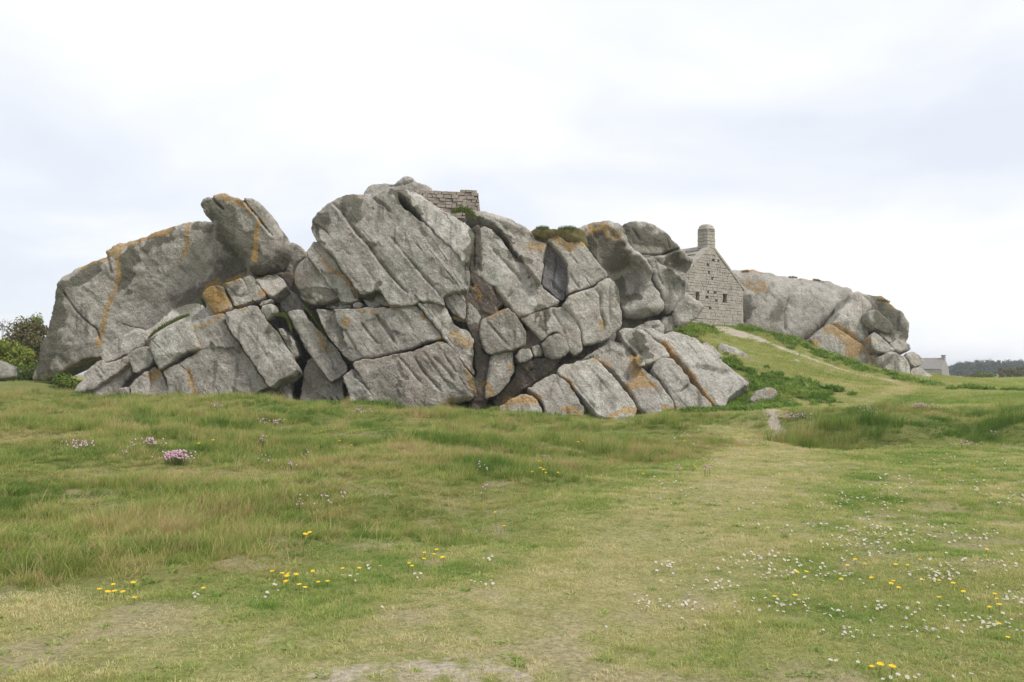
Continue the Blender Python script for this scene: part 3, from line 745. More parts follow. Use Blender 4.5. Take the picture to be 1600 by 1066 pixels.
rock(b, [(491,482),(520,484),(552,481),(580,482),(616,480),(646,475),(669,496),(687,518),(693,528),(664,535),(640,546),(610,553),(576,561),(549,565),(530,549),(510,521),(497,496)], 40.2, R=.3, tone=0.25, T=3, tilt=(0,.08),
  grooves=[([(564,504),(578,524),(590,538)],.09,.3),([(585,490),(604,514),(619,541)],.16,.3,-.06),([(600,500),(612,525)],.07,.12),([(536,512),(550,534),(564,560)],.1,.14,.06),([(620,486),(650,520)],.15,.06)])
rock(b, [(648,473),(672,475),(697,478),(706,496),(711,509),(722,513),(732,519),(739,532),(741,552),(740,572),(742,589),(720,563),(701,537),(694,528),(687,516),(668,493)], 40.1, R=.2, T=2.6, tilt=(.05,.1), grooves=[([(668,480),(690,505),(712,530)],.12,.08)])
rock(b, [(550,566,.25),(576,562,.25),(616,555,.25),(640,550,.25),(668,540,.25),(688,532,.2),(701,538,.15),(720,564,.15),(741,591,.2),(744,614,.5),(733,624,.7),(702,632,.8),(686,645,.6),(650,648,.4),(610,644,.4),(586,634,.4),(574,606,.3),(560,584,.25)], 39.5, k=.8, tone=0.75, T=3.4, tilt=(0,.06),
  grooves=[([(620,556),(640,578),(662,606)],.1,.2,-.08),([(644,553),(664,582),(692,618)],.13,.26,-.12),([(676,555),(700,582),(712,600)],.1,.2),([(690,548),(720,594),(735,617)],.07,.18,-.05),([(660,546),(684,580),(706,612)],.09,.14),([(590,575),(612,612)],.15,.08)])
rock(b, [(535,589),(544,580),(552,575),(562,588),(572,604),(588,630),(566,634),(544,632),(546,614)], 39.6, R=.22, T=2, tilt=(-.2,.15))
rock(b, [(480,400),(505,345),(560,318),(640,318),(735,370),(750,480),(750,625),(560,630),(535,560),(495,480)], 42.0, R=.6, T=2.0, amp=.5, h=.25)
b = boulder("granite_rock", 620, 300, 45.5, "rounded granite summit rock behind the crest of the great boulder", "rock")
rock(b, [(566,300),(576,288),(594,285),(612,288),(626,277),(634,275),(645,279),(652,287),(668,287),(676,293),(680,330),(620,330),(575,326)], 45.5, R=.4, T=2.2, tilt=(0,.3), fol=.3, grooves=[([(606,291),(630,289),(650,285)],.07,.25)])

# ------------------------------------------------------------------ jointed mass right of the centre
b = boulder("granite_outcrop", 850, 560, 41.3, "jointed granite mass of angular blocks right of the great boulder", "outcrop")
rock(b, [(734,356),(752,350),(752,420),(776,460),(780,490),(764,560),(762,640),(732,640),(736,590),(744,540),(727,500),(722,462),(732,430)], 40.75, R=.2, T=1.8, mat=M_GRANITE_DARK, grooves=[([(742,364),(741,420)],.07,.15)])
rock(b, [(748,360),(757,353),(771,362),(786,379),(804,398),(824,419),(836,431),(835,441),(845,444),(860,458),(874,470),(866,478),(834,489),(808,496),(790,470),(768,447),(745,431),(742,410),(747,382)], 40.8, R=.3, T=3, tilt=(.05,.22),
  grooves=[([(760,380),(780,402),(802,426),(820,448)],.13,.22,-.08),([(834,442),(826,456),(830,478)],.08,.08)])
rock(b, [(726,330,.3),(736,323,.5),(754,322,.7),(774,329,.7),(798,335,.7),(818,345,.7),(831,356,.6),(846,373,.5),(854,381,.4),(852,399,.3),(848,423,.25),(844,441,.2),(835,431,.2),(822,414,.25),(804,389,.3),(786,366,.35),(768,348,.35),(744,337,.3)], 41.1, T=3.2, tilt=(.05,.4), fol=.7)
rock(b, [(854,382),(866,387),(883,399),(886,422),(888,434),(886,454),(880,470),(872,469),(860,456),(846,442),(850,422),(853,400)], 41.2, R=.14, T=2, tilt=(.1,.1), mat=M_SLATE, grooves=[([(871,392),(870,415),(864,440),(866,460)],.06,.22),([(870,414),(884,420)],.04,.15)])
rock(b, [(853,376),(870,367),(888,379),(910,378),(917,388),(940,414),(953,430),(938,441),(910,453),(886,461),(888,434),(886,410),(870,390)], 40.9, R=.32, T=2.6, tilt=(.05,.15), fol=.4,
  grooves=[([(888,424),(898,440),(908,454)],.07,.16),([(880,382),(892,396)],.12,.12),([(912,446),(930,428),(945,420)],.06,.08)])
rock(b, [(878,476),(890,463),(910,455),(930,449),(942,439),(954,433),(962,441),(967,462),(971,490),(972,510),(957,521),(950,530),(930,537),(911,540),(908,516),(893,492)], 40.5, R=.4, T=2.8, tilt=(.05,.05), fol=.2,
  grooves=[([(928,449),(940,462),(936,482),(944,504),(942,524)],.12,.26),([(910,457),(926,470),(936,482)],.1,.1),([(955,440),(950,470),(954,510)],.1,.14),([(910,530),(925,510),(937,490)],.1,.08)])
rock(b, [(878,479),(887,484),(900,502),(908,520),(910,548),(898,557),(890,552),(886,530),(870,518),(858,523),(844,533),(826,511),(813,498),(830,490),(862,482)], 40.5, R=.26, tone=0.6, T=2.4, tilt=(0,.1), fol=.3, grooves=[([(850,486),(852,526)],.1,.12),([(862,486),(874,505),(886,528)],.1,.14)])
rock(b, [(845,536),(858,525),(874,520),(886,529),(891,548),(882,559),(866,562),(853,556)], 40.1, R=.38, tone=0.4, T=1.6, fol=0)
rock(b, [(753,500),(772,491),(792,480),(807,492),(823,520),(820,539),(798,547),(766,556),(754,540),(748,520)], 40.2, R=.28, tone=0.5, T=2.2, tilt=(-.05,.1), fol=.3, grooves=[([(759,499),(780,526),(797,546)],.08,.2),([(790,500),(806,525)],.12,.06)])
rock(b, [(734,446),(748,435),(766,448),(790,473),(774,485),(757,496),(741,475),(729,458)], 41.0, R=.2, tone=0.8, T=1.8, tilt=(.05,.15))
rock(b, [(729,470),(740,480),(754,497),(748,508),(738,508),(729,500)], 40.7, R=.14, T=1.2)
rock(b, [(766,557),(799,548),(803,560),(804,580),(791,604),(777,618),(757,628),(760,606),(765,572)], 40.3, R=.3, tone=0.6, T=2.2, tilt=(.1,0), fol=.3)
rock(b, [(805,556),(814,546),(827,546),(833,558),(822,567),(810,566)], 40.2, R=.2, T=1.2, fol=0)
rock(b, [(829,544),(841,537),(851,551),(846,557),(834,559)], 40.35, R=.18, T=1.2, fol=0)
rock(b, [(806,572),(838,560),(858,560),(875,562),(864,582),(812,614),(782,640),(770,632),(790,606),(804,590)], 40.7, R=.3, T=1.4, tilt=(0,-.25), mat=M_GRANITE_DARK)  # underside face, its shade put into the dark material
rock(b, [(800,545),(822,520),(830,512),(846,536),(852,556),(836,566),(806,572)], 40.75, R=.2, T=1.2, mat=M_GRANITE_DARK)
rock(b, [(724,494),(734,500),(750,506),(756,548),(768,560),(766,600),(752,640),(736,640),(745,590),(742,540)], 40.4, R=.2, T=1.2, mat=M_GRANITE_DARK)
rock(b, [(735,350),(760,340),(850,372),(930,410),(962,450),(964,540),(930,585),(860,625),(800,645),(735,640)], 42.2, R=.6, T=5.0, amp=.5, h=.25)

M_TURF = NT("turf_mound")
M_TURF = M_TURF.finish(M_TURF.mixc(M_TURF.ramp(M_TURF.noise(2.5, 5, .65), .35, .65), (0.11, 0.10, 0.04), (0.20, 0.17, 0.075)), .95, M_TURF.bump(M_TURF.noise(9, 5, .7), .9, .1), .1)
rock(b, [(826,362),(836,354),(850,353),(866,356),(880,353),(900,352),(914,358),(920,384),(890,396),(858,392),(838,380)], 42.0, R=.45, T=1.5, tilt=(0,.4), fol=0, mat=M_TURF, name="turf_saddle")

# ------------------------------------------------------------------ overhanging head
b = boulder("granite_boulder", 1000, 500, 43.6, "smooth overhanging boulder shaped like a head with folds, beside the stone house")
rock(b, [(974,354),(980,346,.6),(992,343,.7),(1008,343,.8),(1026,348,.8),(1040,357,.8),(1054,371,.7),(1067,384,.6),(1081,398,.4),(1087,405,.3),(1082,415,.25),(1071,430,.3),(1056,428,.4),(1036,416,.4),(1010,408,.4),(990,400,.4),(978,380,.5),(973,366,.5)], 43.8, R=.6, T=3.2, tilt=(.15,.0), fol=.0,
  grooves=[([(1002,398),(1020,401),(1036,399),(1054,394),(1071,386)],.1,.5,-.25,1),([(1029,359),(1042,372),(1048,393)],.08,.2),([(986,354),(995,366),(1001,378)],.1,.2),([(1006,350),(1022,372)],.15,.08)], dents=[(1062,414,.6,.5),(1030,408,.5,-.2),(1020,370,1.0,-.2)])
rock(b, [(899,361,.4),(916,351,.6),(940,344,.7),(957,343,.7),(970,347,.6),(979,362,.5),(986,382,.45),(1001,396,.4),(1013,409,.4),(1021,424,.4),(1021,437,.3),(1029,454,.3),(1039,472,.3),(1037,487,.4),(1026,494,.5),(1000,500,.6),(976,500,.6),(970,472,.4),(963,446,.4),(953,430,.4),(940,414,.4),(920,392,.4),(905,374,.4)], 43.2, k=.9, T=3.2, tilt=(.0,-.12), fol=.0,
  grooves=[([(925,372),(944,358),(964,366),(975,372)],.3,.22),([(906,368),(930,352)],.15,.1),([(968,372),(980,390),(1000,402),(1014,420),(1016,434)],.22,-.55),([(1000,430),(1012,452)],.25,-.1)],
  dents=[(978,446,1.0,1.0),(992,424,.6,.3),(955,404,1.0,.2),(1010,480,.6,-.5),(940,358,.5,-.2),(960,380,.5,.15)])
rock(b, [(1007,402),(1024,401),(1036,412),(1052,422),(1068,430),(1078,442),(1080,451),(1073,460),(1066,471),(1058,483),(1046,491),(1038,484),(1038,467),(1028,445),(1020,426)], 43.4, R=.4, T=2.6, tilt=(.1,.0), fol=.0,
  grooves=[([(1034,412),(1050,424),(1066,432),(1076,444)],.18,-.24),([(1024,404),(1030,430),(1040,450)],.12,.16),([(1054,440),(1058,465)],.12,.2)], dents=[(1048,446,.4,.2)])
rock(b, [(1072,456),(1083,463),(1100,476),(1101,483),(1092,495),(1080,504),(1070,510),(1058,511),(1052,491),(1060,478),(1067,466)], 43.4, R=.45, T=2.2, tilt=(.15,-.1), fol=.0)
rock(b, [(1036,495),(1050,492),(1057,502),(1056,516),(1040,520),(1034,508)], 43.6, R=.22, T=1.4, fol=0)
rock(b, [(990,512),(1005,504),(1020,498),(1032,497),(1040,506),(1039,522),(1020,524),(990,522)], 42.9, R=.3, T=1.6, tilt=(0,.3), fol=0, grooves=[([(1018,512),(1034,508)],.1,.15)])
rock(b, [(925,410),(960,400),(1000,410),(1050,430),(1070,470),(1062,515),(1000,530),(930,530)], 45.0, R=.5, T=2.5, amp=.5, h=.2)

# ------------------------------------------------------------------ sloping slabs at the right foot
b = boulder("granite_outcrop", 960, 645, 40.0, "sloping granite slabs with orange lichen at the foot of the head boulder", "outcrop")
rock(b, [(782,634),(798,624),(818,616),(838,622),(849,642),(846,654),(786,654)], 38.9, R=.25, T=2, tilt=(0,.35))
rock(b, [(822,609),(848,592),(866,583),(884,594),(898,614),(914,638),(908,654),(856,654),(848,630),(834,618)], 39.2, R=.24, tone=0.5, T=2, tilt=(0,.4), grooves=[([(866,590),(860,608),(858,634)],.08,.12),([(872,600),(892,635)],.1,.1)])
rock(b, [(869,581),(880,570),(904,562),(930,559),(949,576),(970,600),(995,634),(992,654),(938,654),(912,620),(890,597)], 39.3, R=.24, tone=0.2, T=2.4, tilt=(.0,.55),
  grooves=[([(886,580),(910,610),(937,645)],.09,.2,-.06),([(922,574),(946,606),(957,616)],.08,.14),([(950,606),(970,596)],.05,.08)])
rock(b, [(905,562),(922,550),(946,538),(964,531),(978,539),(993,556),(1009,578),(1025,590),(1039,608),(1053,632),(1058,654),(1020,654),(997,637),(984,610),(961,580),(947,570),(930,560)], 39.9, R=.26, tone=0.45, T=2.4, tilt=(.0,.6),
  grooves=[([(935,556),(955,548),(980,560)],.09,.12),([(1000,580),(1020,606),(1040,640)],.1,.16,-.05),([(970,575),(1000,625)],.12,.07)])
rock(b, [(991,558),(1000,555),(1009,564),(1010,571),(1000,575)], 39.5, R=.14, T=.8, fol=0)
rock(b, [(966,515),(978,510),(1000,513),(1015,521),(1035,539),(1049,556),(1037,558),(1025,567),(1010,567),(992,546),(975,528)], 40.5, R=.36, T=2.4, tilt=(.15,.5), fol=.4, grooves=[([(976,520),(1000,540),(1018,562)],.25,.2,.1)])
rock(b, [(1024,567),(1037,558),(1050,557),(1063,574),(1081,598),(1101,618),(1112,631),(1110,650),(1062,652),(1050,624),(1036,598),(1019,578)], 39.7, R=.3, T=2.4, tilt=(.15,.45), fol=.4,
  grooves=[([(1032,590),(1048,588),(1070,582)],.07,.12),([(1052,614),(1066,611),(1078,600)],.08,.28),([(1040,570),(1060,600)],.12,.06)])
rock(b, [(1007,512),(1020,511),(1038,519),(1054,516),(1068,521),(1088,527),(1107,542),(1125,558),(1141,574),(1157,588),(1174,598),(1161,607),(1139,621),(1135,634),(1116,632),(1101,611),(1081,587),(1058,557),(1033,534),(1016,520)], 40.9, R=.3, tone=0.1, T=2.6, tilt=(.25,.65), fol=.6,
  grooves=[([(1074,575),(1100,573),(1124,580),(1142,578)],.11,.3,.08),([(1040,524),(1070,545),(1100,560)],.12,.06),([(1146,600),(1140,618)],.07,.15),([(1120,560),(1110,572)],.06,.1)], dents=[(1132,581,.22,.25)])
rock(b, [(1097,535),(1104,533),(1123,548),(1130,558),(1120,558)], 42.6, R=.12, T=1.0, tilt=(.2,.5))

# ------------------------------------------------------------------ right hand group behind the house
b = boulder("granite_boulder", 1235, 520, 59.6, "big whale-backed granite boulder right of the stone house")
rock(b, [(1138,424,.6),(1148,415,.8),(1168,411,1.2),(1192,414,1.4),(1220,418,1.5),(1244,422,1.5),(1276,425,1.5),(1300,431,1.4),(1320,439,1.1),(1335,448,.6),(1333,460,.4),(1326,468,.4),(1310,486,.5),(1292,501,.7),(1276,515,.8),(1258,528,.9),(1244,530,1.0),(1228,528,.8),(1200,526,1.0),(1176,526,1.2),(1158,520,1.2),(1150,480,1.2),(1146,440,.9)], 59.6, k=.9, tone=0.1, T=5, tilt=(-.05,.5), fol=.0, h=.1,
  grooves=[([(1231,462),(1226,490),(1228,522)],.1,.35),([(1150,436),(1166,448),(1180,470)],.5,.3),([(1190,430),(1210,450)],.5,-.1)], dents=[(1166,432,1.0,.35),(1200,470,1.5,-.3),(1270,480,1.6,-.25),(1215,480,.6,.2)])
b = boulder("granite_outcrop", 1370, 580, 56, "tumbled granite blocks sloping down from the whale-backed boulder, with an orange lichen face", "outcrop")
rock(b, [(1331,454),(1346,452),(1359,462),(1369,478),(1357,488),(1358,510),(1361,518),(1360,533),(1348,536),(1332,526),(1316,514),(1300,506),(1310,493),(1326,474)], 56.4, R=.6, T=2.6, tilt=(.1,.25), fol=.3, h=.09, grooves=[([(1352,470),(1348,500),(1358,530)],.15,.15)])
rock(b, [(1264,531),(1280,516),(1294,505),(1312,514),(1332,528),(1346,537),(1359,549),(1364,562),(1358,574),(1320,566),(1285,552)], 55.8, R=.35, tone=0.5, T=2.4, tilt=(.05,.15), fol=.2, h=.09)
rock(b, [(1357,486),(1370,481),(1384,494),(1395,506),(1397,514),(1388,519),(1370,513),(1359,501)], 55.6, R=.35, T=2, fol=.2, h=.09, tilt=(.1,.2))
rock(b, [(1359,525),(1366,518),(1376,522),(1388,537),(1401,548),(1388,553),(1370,549),(1361,539)], 55.2, R=.35, T=2, fol=.2, h=.09, tilt=(.1,.2))
rock(b, [(1376,518),(1398,513),(1413,524),(1398,533),(1390,537)], 55.8, R=.25, T=2, h=.09, tilt=(.2,.2))
rock(b, [(1391,538),(1410,525),(1421,538),(1423,547),(1408,550),(1396,548)], 55.5, R=.28, T=2, h=.09, tilt=(.2,.2))
rock(b, [(1373,558),(1398,549),(1412,555),(1423,572),(1424,590),(1400,592),(1382,588),(1375,568)], 54.8, R=.35, T=2, h=.09, tilt=(.1,.15), fol=.2)
rock(b, [(1413,554),(1424,548),(1447,562),(1441,571),(1424,571)], 55.2, R=.22, T=1.6, h=.09, tilt=(.2,.4))
rock(b, [(1424,574),(1440,572),(1461,588),(1456,596),(1424,596)], 54.9, R=.25, T=1.6, h=.09, tilt=(.2,.4))
rock(b, [(1356,556),(1376,555),(1381,576),(1424,586),(1424,598),(1378,598),(1356,580)], 55.6, R=.2, T=1.6, h=.1)
b = boulder("granite_boulder", 1395, 540, 58.5, "dark rounded boulder behind the tumbled blocks at the right end")
rock(b, [(1346,454),(1368,457),(1387,462),(1403,476),(1417,490),(1425,506),(1425,522),(1420,545),(1380,560),(1350,540),(1345,490)], 58.5, R=.7, T=3, tilt=(.1,.1), fol=.2, h=.1, grooves=[([(1388,464),(1405,484),(1402,530)],.12,.2)])

# ------------------------------------------------------------------ loose stones
def stone(px, py, Y, poly, label, **kw):
    bb = boulder("loose_stone", px, py, Y, label, "stone")
    rock(bb, poly, Y, fol=.1, **kw)
stone(1195,627,40.2,[(1172,625),(1180,612),(1194,605),(1212,607),(1216,616),(1206,624),(1190,632)], "pale loose stone with yellow lichen among ferns below the slope", R=.16, T=.8, tilt=(0,.4), h=.05)
stone(1150,560,46.5,[(1121,541),(1128,534),(1140,540),(1153,541),(1164,550),(1172,560),(1184,572),(1172,572),(1155,556),(1138,553),(1124,550)], "long pale flat stone lying in the grass slope below the house", R=.15, T=.9, tilt=(0,.6), h=.05)
stone(1245,563,50,[(1238,563),(1244,559),(1250,562),(1251,568),(1240,568)], "small white stone beside the slope path", R=.08, T=.4, tilt=(0,.4), h=.04)
stone(818,650,36,[(803,652),(810,646),(822,644),(832,647),(834,655),(806,657)], "low pale stone in the grass before the sloping slabs", R=.12, T=.5, tilt=(0,.4), h=.04)
stone(4,580,47,[(-30,584),(-20,566),(-5,560),(8,563),(16,573),(19,588),(-10,592),(-28,590)], "grey boulder cut by the left picture edge before the shrubs", R=.35, T=1.5, tilt=(0,.2), h=.07)

# ------------------------------------------------------------------ stone house between the rocks
def box_mesh(name, lo, hi, mat, parent, bev=0.0, jit=0.0):
    bm = bmesh.new()
    c = [(a + b_) / 2 for a, b_ in zip(lo, hi)]; s = [b_ - a for a, b_ in zip(lo, hi)]
    bmesh.ops.create_cube(bm, size=1.0, matrix=Matrix.Diagonal((*s, 1)))
    if jit:
        for v in bm.verts: v.co += Vector([random.uniform(-jit, jit) for _ in range(3)])
    if bev: bmesh.ops.bevel(bm, geom=bm.edges[:], offset=bev, segments=1, affect='EDGES')
    me = bpy.data.meshes.new(name); bm.to_mesh(me); bm.free(); me.materials.append(mat)
    o = bpy.data.objects.new(name, me); o.location = c
    return link(o, parent)

def prism(name, poly, y0, y1, mat, parent):
    """polygon in (x, z) pulled from y0 to y1"""
    n_ = len(poly)
    v = [(x, y0, z) for x, z in poly] + [(x, y1, z) for x, z in poly]
    f = [list(range(n_)), list(range(2 * n_ - 1, n_ - 1, -1))] + [[i, i + n_, (i + 1) % n_ + n_, (i + 1) % n_] for i in range(n_)]
    o = mesh_obj(name, v, f, mat, parent, smooth=False)
    bm = bmesh.new(); bm.from_mesh(o.data); bmesh.ops.recalc_face_normals(bm, faces=bm.faces); bm.to_mesh(o.data); bm.free()
    return o

def clip_poly(poly, region):
    """Sutherland-Hodgman against a convex counter-clockwise region"""
    out = poly
    for i in range(len(region)):
        a, b_ = region[i], region[(i + 1) % len(region)]
        inp, out = out, []
        side = lambda p: (b_[0] - a[0]) * (p[1] - a[1]) - (b_[1] - a[1]) * (p[0] - a[0])
        for j in range(len(inp)):
            p, q = inp[j], inp[(j + 1) % len(inp)]
            sp, sq = side(p), side(q)
            if sp >= 0: out.append(p)
            if (sp >= 0) != (sq >= 0):
                t = sp / (sp - sq); out.append((p[0] + t * (q[0] - p[0]), p[1] + t * (q[1] - p[1])))
        if len(out) < 3: return []
    return out

def masonry(parent, region, zlo, zhi, xlo, xhi, holes, hr, wr, mat, face=0.0, depth=0.28, joint=0.0045, rough=0.03, skip=None, axis='x', xoff=0.0, wfun=None, jit=.014):
    """courses of single stones; each stone is its own mesh with chamfered edges"""
    z = zlo
    while z < zhi:
        hh = random.uniform(*hr); x = xlo - random.uniform(0, wr[0])
        while x < xhi:
            w = wfun(x, z) if wfun else random.uniform(*wr); x1 = x + w
            spans = [(x, x1)]
            for hx0, hx1, hz0, hz1 in holes:
                if min(z + hh, hz1) - max(z, hz0) > 0.25 * hh:
                    ns = []
                    for a, b_ in spans:
                        if b_ <= hx0 or a >= hx1: ns.append((a, b_))
                        else:
                            if hx0 - a > 0.06: ns.append((a, hx0))
                            if b_ - hx1 > 0.06: ns.append((hx1, b_))
                    spans = ns
            for a, b_ in spans:
                if skip and skip(0.5 * (a + b_), z + hh / 2): continue
                j = lambda: random.uniform(-jit, jit)
                pl = clip_poly([(a + joint + j(), z + joint + j()), (b_ - joint + j(), z + joint + j()), (b_ - joint + j(), z + hh - joint + j()), (a + joint + j(), z + hh - joint + j())], region)
                if len(pl) < 3: continue
                ar = 0.5 * abs(sum(pl[i][0] * pl[(i + 1) % len(pl)][1] - pl[(i + 1) % len(pl)][0] * pl[i][1] for i in range(len(pl))))
                if ar < 0.006: continue
                cx = sum(p[0] for p in pl) / len(pl); cz = sum(p[1] for p in pl) / len(pl)
                f0 = face - random.uniform(0, rough)
                m_ = len(pl); vs = []; ch = 0.011
                for p in pl:
                    d = math.hypot(p[0] - cx, p[1] - cz)
                    k_ = max(0.6, 1 - ch / max(d, .01))
                    vs.append((cx + (p[0] - cx) * k_, f0 + random.uniform(-.006, .006), cz + (p[1] - cz) * k_))
                vs += [(p[0], f0 + 0.02, p[1]) for p in pl] + [(p[0], face + depth, p[1]) for p in pl]
                fs = [list(range(m_))]
                for r_ in (0, 1):
                    fs += [[r_ * m_ + i, (r_ + 1) * m_ + i, (r_ + 1) * m_ + (i + 1) % m_, r_ * m_ + (i + 1) % m_] for i in range(m_)]
                if axis == 'y': vs = [(xoff - v[1], v[0], v[2]) for v in vs]
                org = (sum(v[0] for v in vs) / len(vs), sum(v[1] for v in vs) / len(vs), sum(v[2] for v in vs) / len(vs))
                mesh_obj("stone", vs, fs, mat, parent, origin=org, smooth=False)
            x = x1
        z += hh

HW, EAVE, RIDGE = 3.3, 2.45, 5.0
hp = at(1112, 508, 56.0)
house = empty("stone_house", (hp.x, hp.y, hp.z), "small granite house with steep gable and chimney wedged between the boulders", "house", rz=math.radians(40))
gable_poly = [(-HW, -.7), (HW, -.7), (HW, EAVE), (0, RIDGE), (-HW, EAVE)]
wins = [(1.17, 1.57, 1.48, 2.03), (-1.57, -1.22, 1.56, 2.0)]
gw_ = prism("gable_wall", gable_poly, .24, .7, M_MORTAR, house)
def gable_skip(x, z):
    global LAST
    if abs(x + .25 - .1 * z) < .75 and .8 < z < 4.5 and random.random() < .11 and math.hypot((x - LAST[0]) * .8, z - LAST[1]) > .3:
        LAST = (x, z); return True
    return False
LAST = (9, 9)
def gable_width(x, z):
    return random.uniform(.17, .30) if abs(x + .35 - .1 * z) < .75 and .8 < z < 4.6 else random.uniform(.22, .62)
masonry(gw_, gable_poly, -.7, RIDGE, -HW, HW, wins, (.13, .22), (.28, .68), M_ASHLAR, skip=gable_skip, wfun=gable_width)
for wx0, wx1, wz0, wz1 in wins[:2]:
    box_mesh("window", (wx0 - .02, .21, wz0 - .02), (wx1 + .02, .235, wz1 + .02), M_DARK, house)
for wx0, wx1, wz0, wz1 in wins[:2]:
    box_mesh("lintel", (wx0 - .16, -.035, wz1 + .005), (wx1 + .16, .2, wz1 + .17), M_ASHLAR, house, .015)
# side walls and rear
side = prism("side_wall", [(-HW, -.9), (-HW + .45, -.9), (-HW + .45, EAVE - .05), (-HW, EAVE - .05)], .71, 7.0, M_MORTAR, house)
side = prism("side_wall", [(HW - .45, -.9), (HW - .03, -.9), (HW - .03, EAVE - .05), (HW - .45, EAVE - .05)], .71, 7.0, M_MORTAR, house)
prism("rear_wall", [(-HW, -.9), (HW, -.9), (HW, EAVE - .1), (0, RIDGE - .1), (-HW, EAVE - .1)], 7.01, 7.5, M_MORTAR, house)
# quoin faces of the right hand side
masonry(side, [(0, -.7), (7, -.7), (7, EAVE - .08), (0, EAVE - .08)], -.7, EAVE, .72, 6.5, [], (.2, .26), (.4, .8), M_ASHLAR, face=-.02, depth=.2, axis='y', xoff=HW - .03 - .02)
# roof planes with single slabs
for sgn in (-1, 1):
    dx, dz = HW + .12, RIDGE - EAVE + .1
    Ls = math.hypot(dx, dz); ux, uz = sgn * dx / Ls, -dz / Ls
    nx, nz = -uz * sgn, ux * sgn
    nx, nz = (sgn * dz / Ls, dx / Ls)
    rp = prism("roof", [(0, RIDGE - .02), (ux * Ls, RIDGE - .02 + uz * Ls), (ux * Ls - nx * .1, RIDGE - .02 + uz * Ls - nz * .1), (0, RIDGE - .14)], .5, 7.3, M_ROOFSTONE, house)
    rows = 9
    for r_ in range(rows):
        s0, s1 = r_ * Ls / rows, (r_ + 1.18) * Ls / rows
        s1 = min(s1, Ls + .05)
        yy_ = .45
        while yy_ < (7.2 if sgn < 0 else 1.2):
            w = random.uniform(.35, .7)
            t0, t1 = .03 + random.uniform(0, .02), .10 + random.uniform(0, .03)
            pr_ = [(ux * s0 + nx * .01, uz * s0 + nz * .01), (ux * s1 + nx * (t0 + .01), uz * s1 + nz * (t0 + .01)), (ux * s1 + nx * t1, uz * s1 + nz * t1), (ux * s0 + nx * t0, uz * s0 + nz * t0)]
            v = [(a, yy_ + .008, RIDGE - .01 + c_) for a, c_ in pr_] + [(a, yy_ + w - .008, RIDGE - .01 + c_) for a, c_ in pr_]
            org = tuple(np.mean(v, 0))
            mesh_obj("slab", v, [[0, 1, 2, 3], [7, 6, 5, 4], [0, 4, 5, 1], [1, 5, 6, 2], [2, 6, 7, 3], [3, 7, 4, 0]], M_ROOFSTONE, rp, origin=org, smooth=False)
            yy_ += w
    # gable copings
    n_ = 8
    for i in range(n_):
        s0, s1 = .25 + i * (Ls - .2) / n_, .25 + (i + 1) * (Ls - .2) / n_ - .015
        q = [(ux * s0 + nx * .0, uz * s0 + nz * .0), (ux * s1, uz * s1), (ux * s1 + nx * .13, uz * s1 + nz * .13), (ux * s0 + nx * .13, uz * s0 + nz * .13)]
        j_ = random.uniform(0, .02)
        v = [(a, -.05 - j_, RIDGE + c_) for a, c_ in q] + [(a, .44, RIDGE + c_) for a, c_ in q]
        mesh_obj("coping_stone", v, [[0, 1, 2, 3], [7, 6, 5, 4], [0, 4, 5, 1], [1, 5, 6, 2], [2, 6, 7, 3], [3, 7, 4, 0]], M_ASHLAR, house, origin=tuple(np.mean(v, 0)), smooth=False)
# chimney
chim = box_mesh("chimney", (-.34, .02, RIDGE - .75), (.34, .70, RIDGE + 1.0), M_MORTAR, house)
cc_ = Vector(chim.location)
z = RIDGE - .6; fl_ = 0
while z < RIDGE + .98:
    hh = random.uniform(.19, .24); hh = min(hh, RIDGE + 1.0 - z)
    if hh < .08: break
    a = random.uniform(-.12, .12)
    for (x0, x1, y0, y1) in [(-.385, a - .008, -.03, .30), (a + .008, .385, -.03, .36), (.05, .39, .376, .75), (-.39, .034, .316, .75)]:
        e = random.uniform(0, .015)
        o = box_mesh("stone", (x0 - e - cc_.x, y0 - e - cc_.y, z + .008 - cc_.z), (x1 + e - cc_.x, y1 + e - cc_.y, z + hh - .008 - cc_.z), M_ASHLAR, chim, .02, .006)
    z += hh
# rounded chimney cap
nseg = 24; rings = [(.44, 0.0), (.45, .05), (.43, .11), (.40, .12), (.385, .2), (.34, .28), (.26, .34), (.14, .375)]
v = []; f = []
for r_, zz in rings:
    for i in range(nseg):
        a = 2 * math.pi * i / nseg; c_, s_ = math.cos(a), math.sin(a); p_ = 4.0
        q = (abs(c_) ** p_ + abs(s_) ** p_) ** (-1 / p_)
        v.append((c_ * q * r_, s_ * q * r_, zz + random.uniform(-.006, .006)))
for k_ in range(len(rings) - 1):
    f += [[k_ * nseg + i, k_ * nseg + (i + 1) % nseg, (k_ + 1) * nseg + (i + 1) % nseg, (k_ + 1) * nseg + i] for i in range(nseg)]
f += [list(range(nseg))[::-1], [(len(rings) - 1) * nseg + i for i in range(nseg)]]
cap = mesh_obj("chimney_cap", v, f, M_ASHLAR, house, smooth=False); cap.location = (0, .36, RIDGE + 1.0)

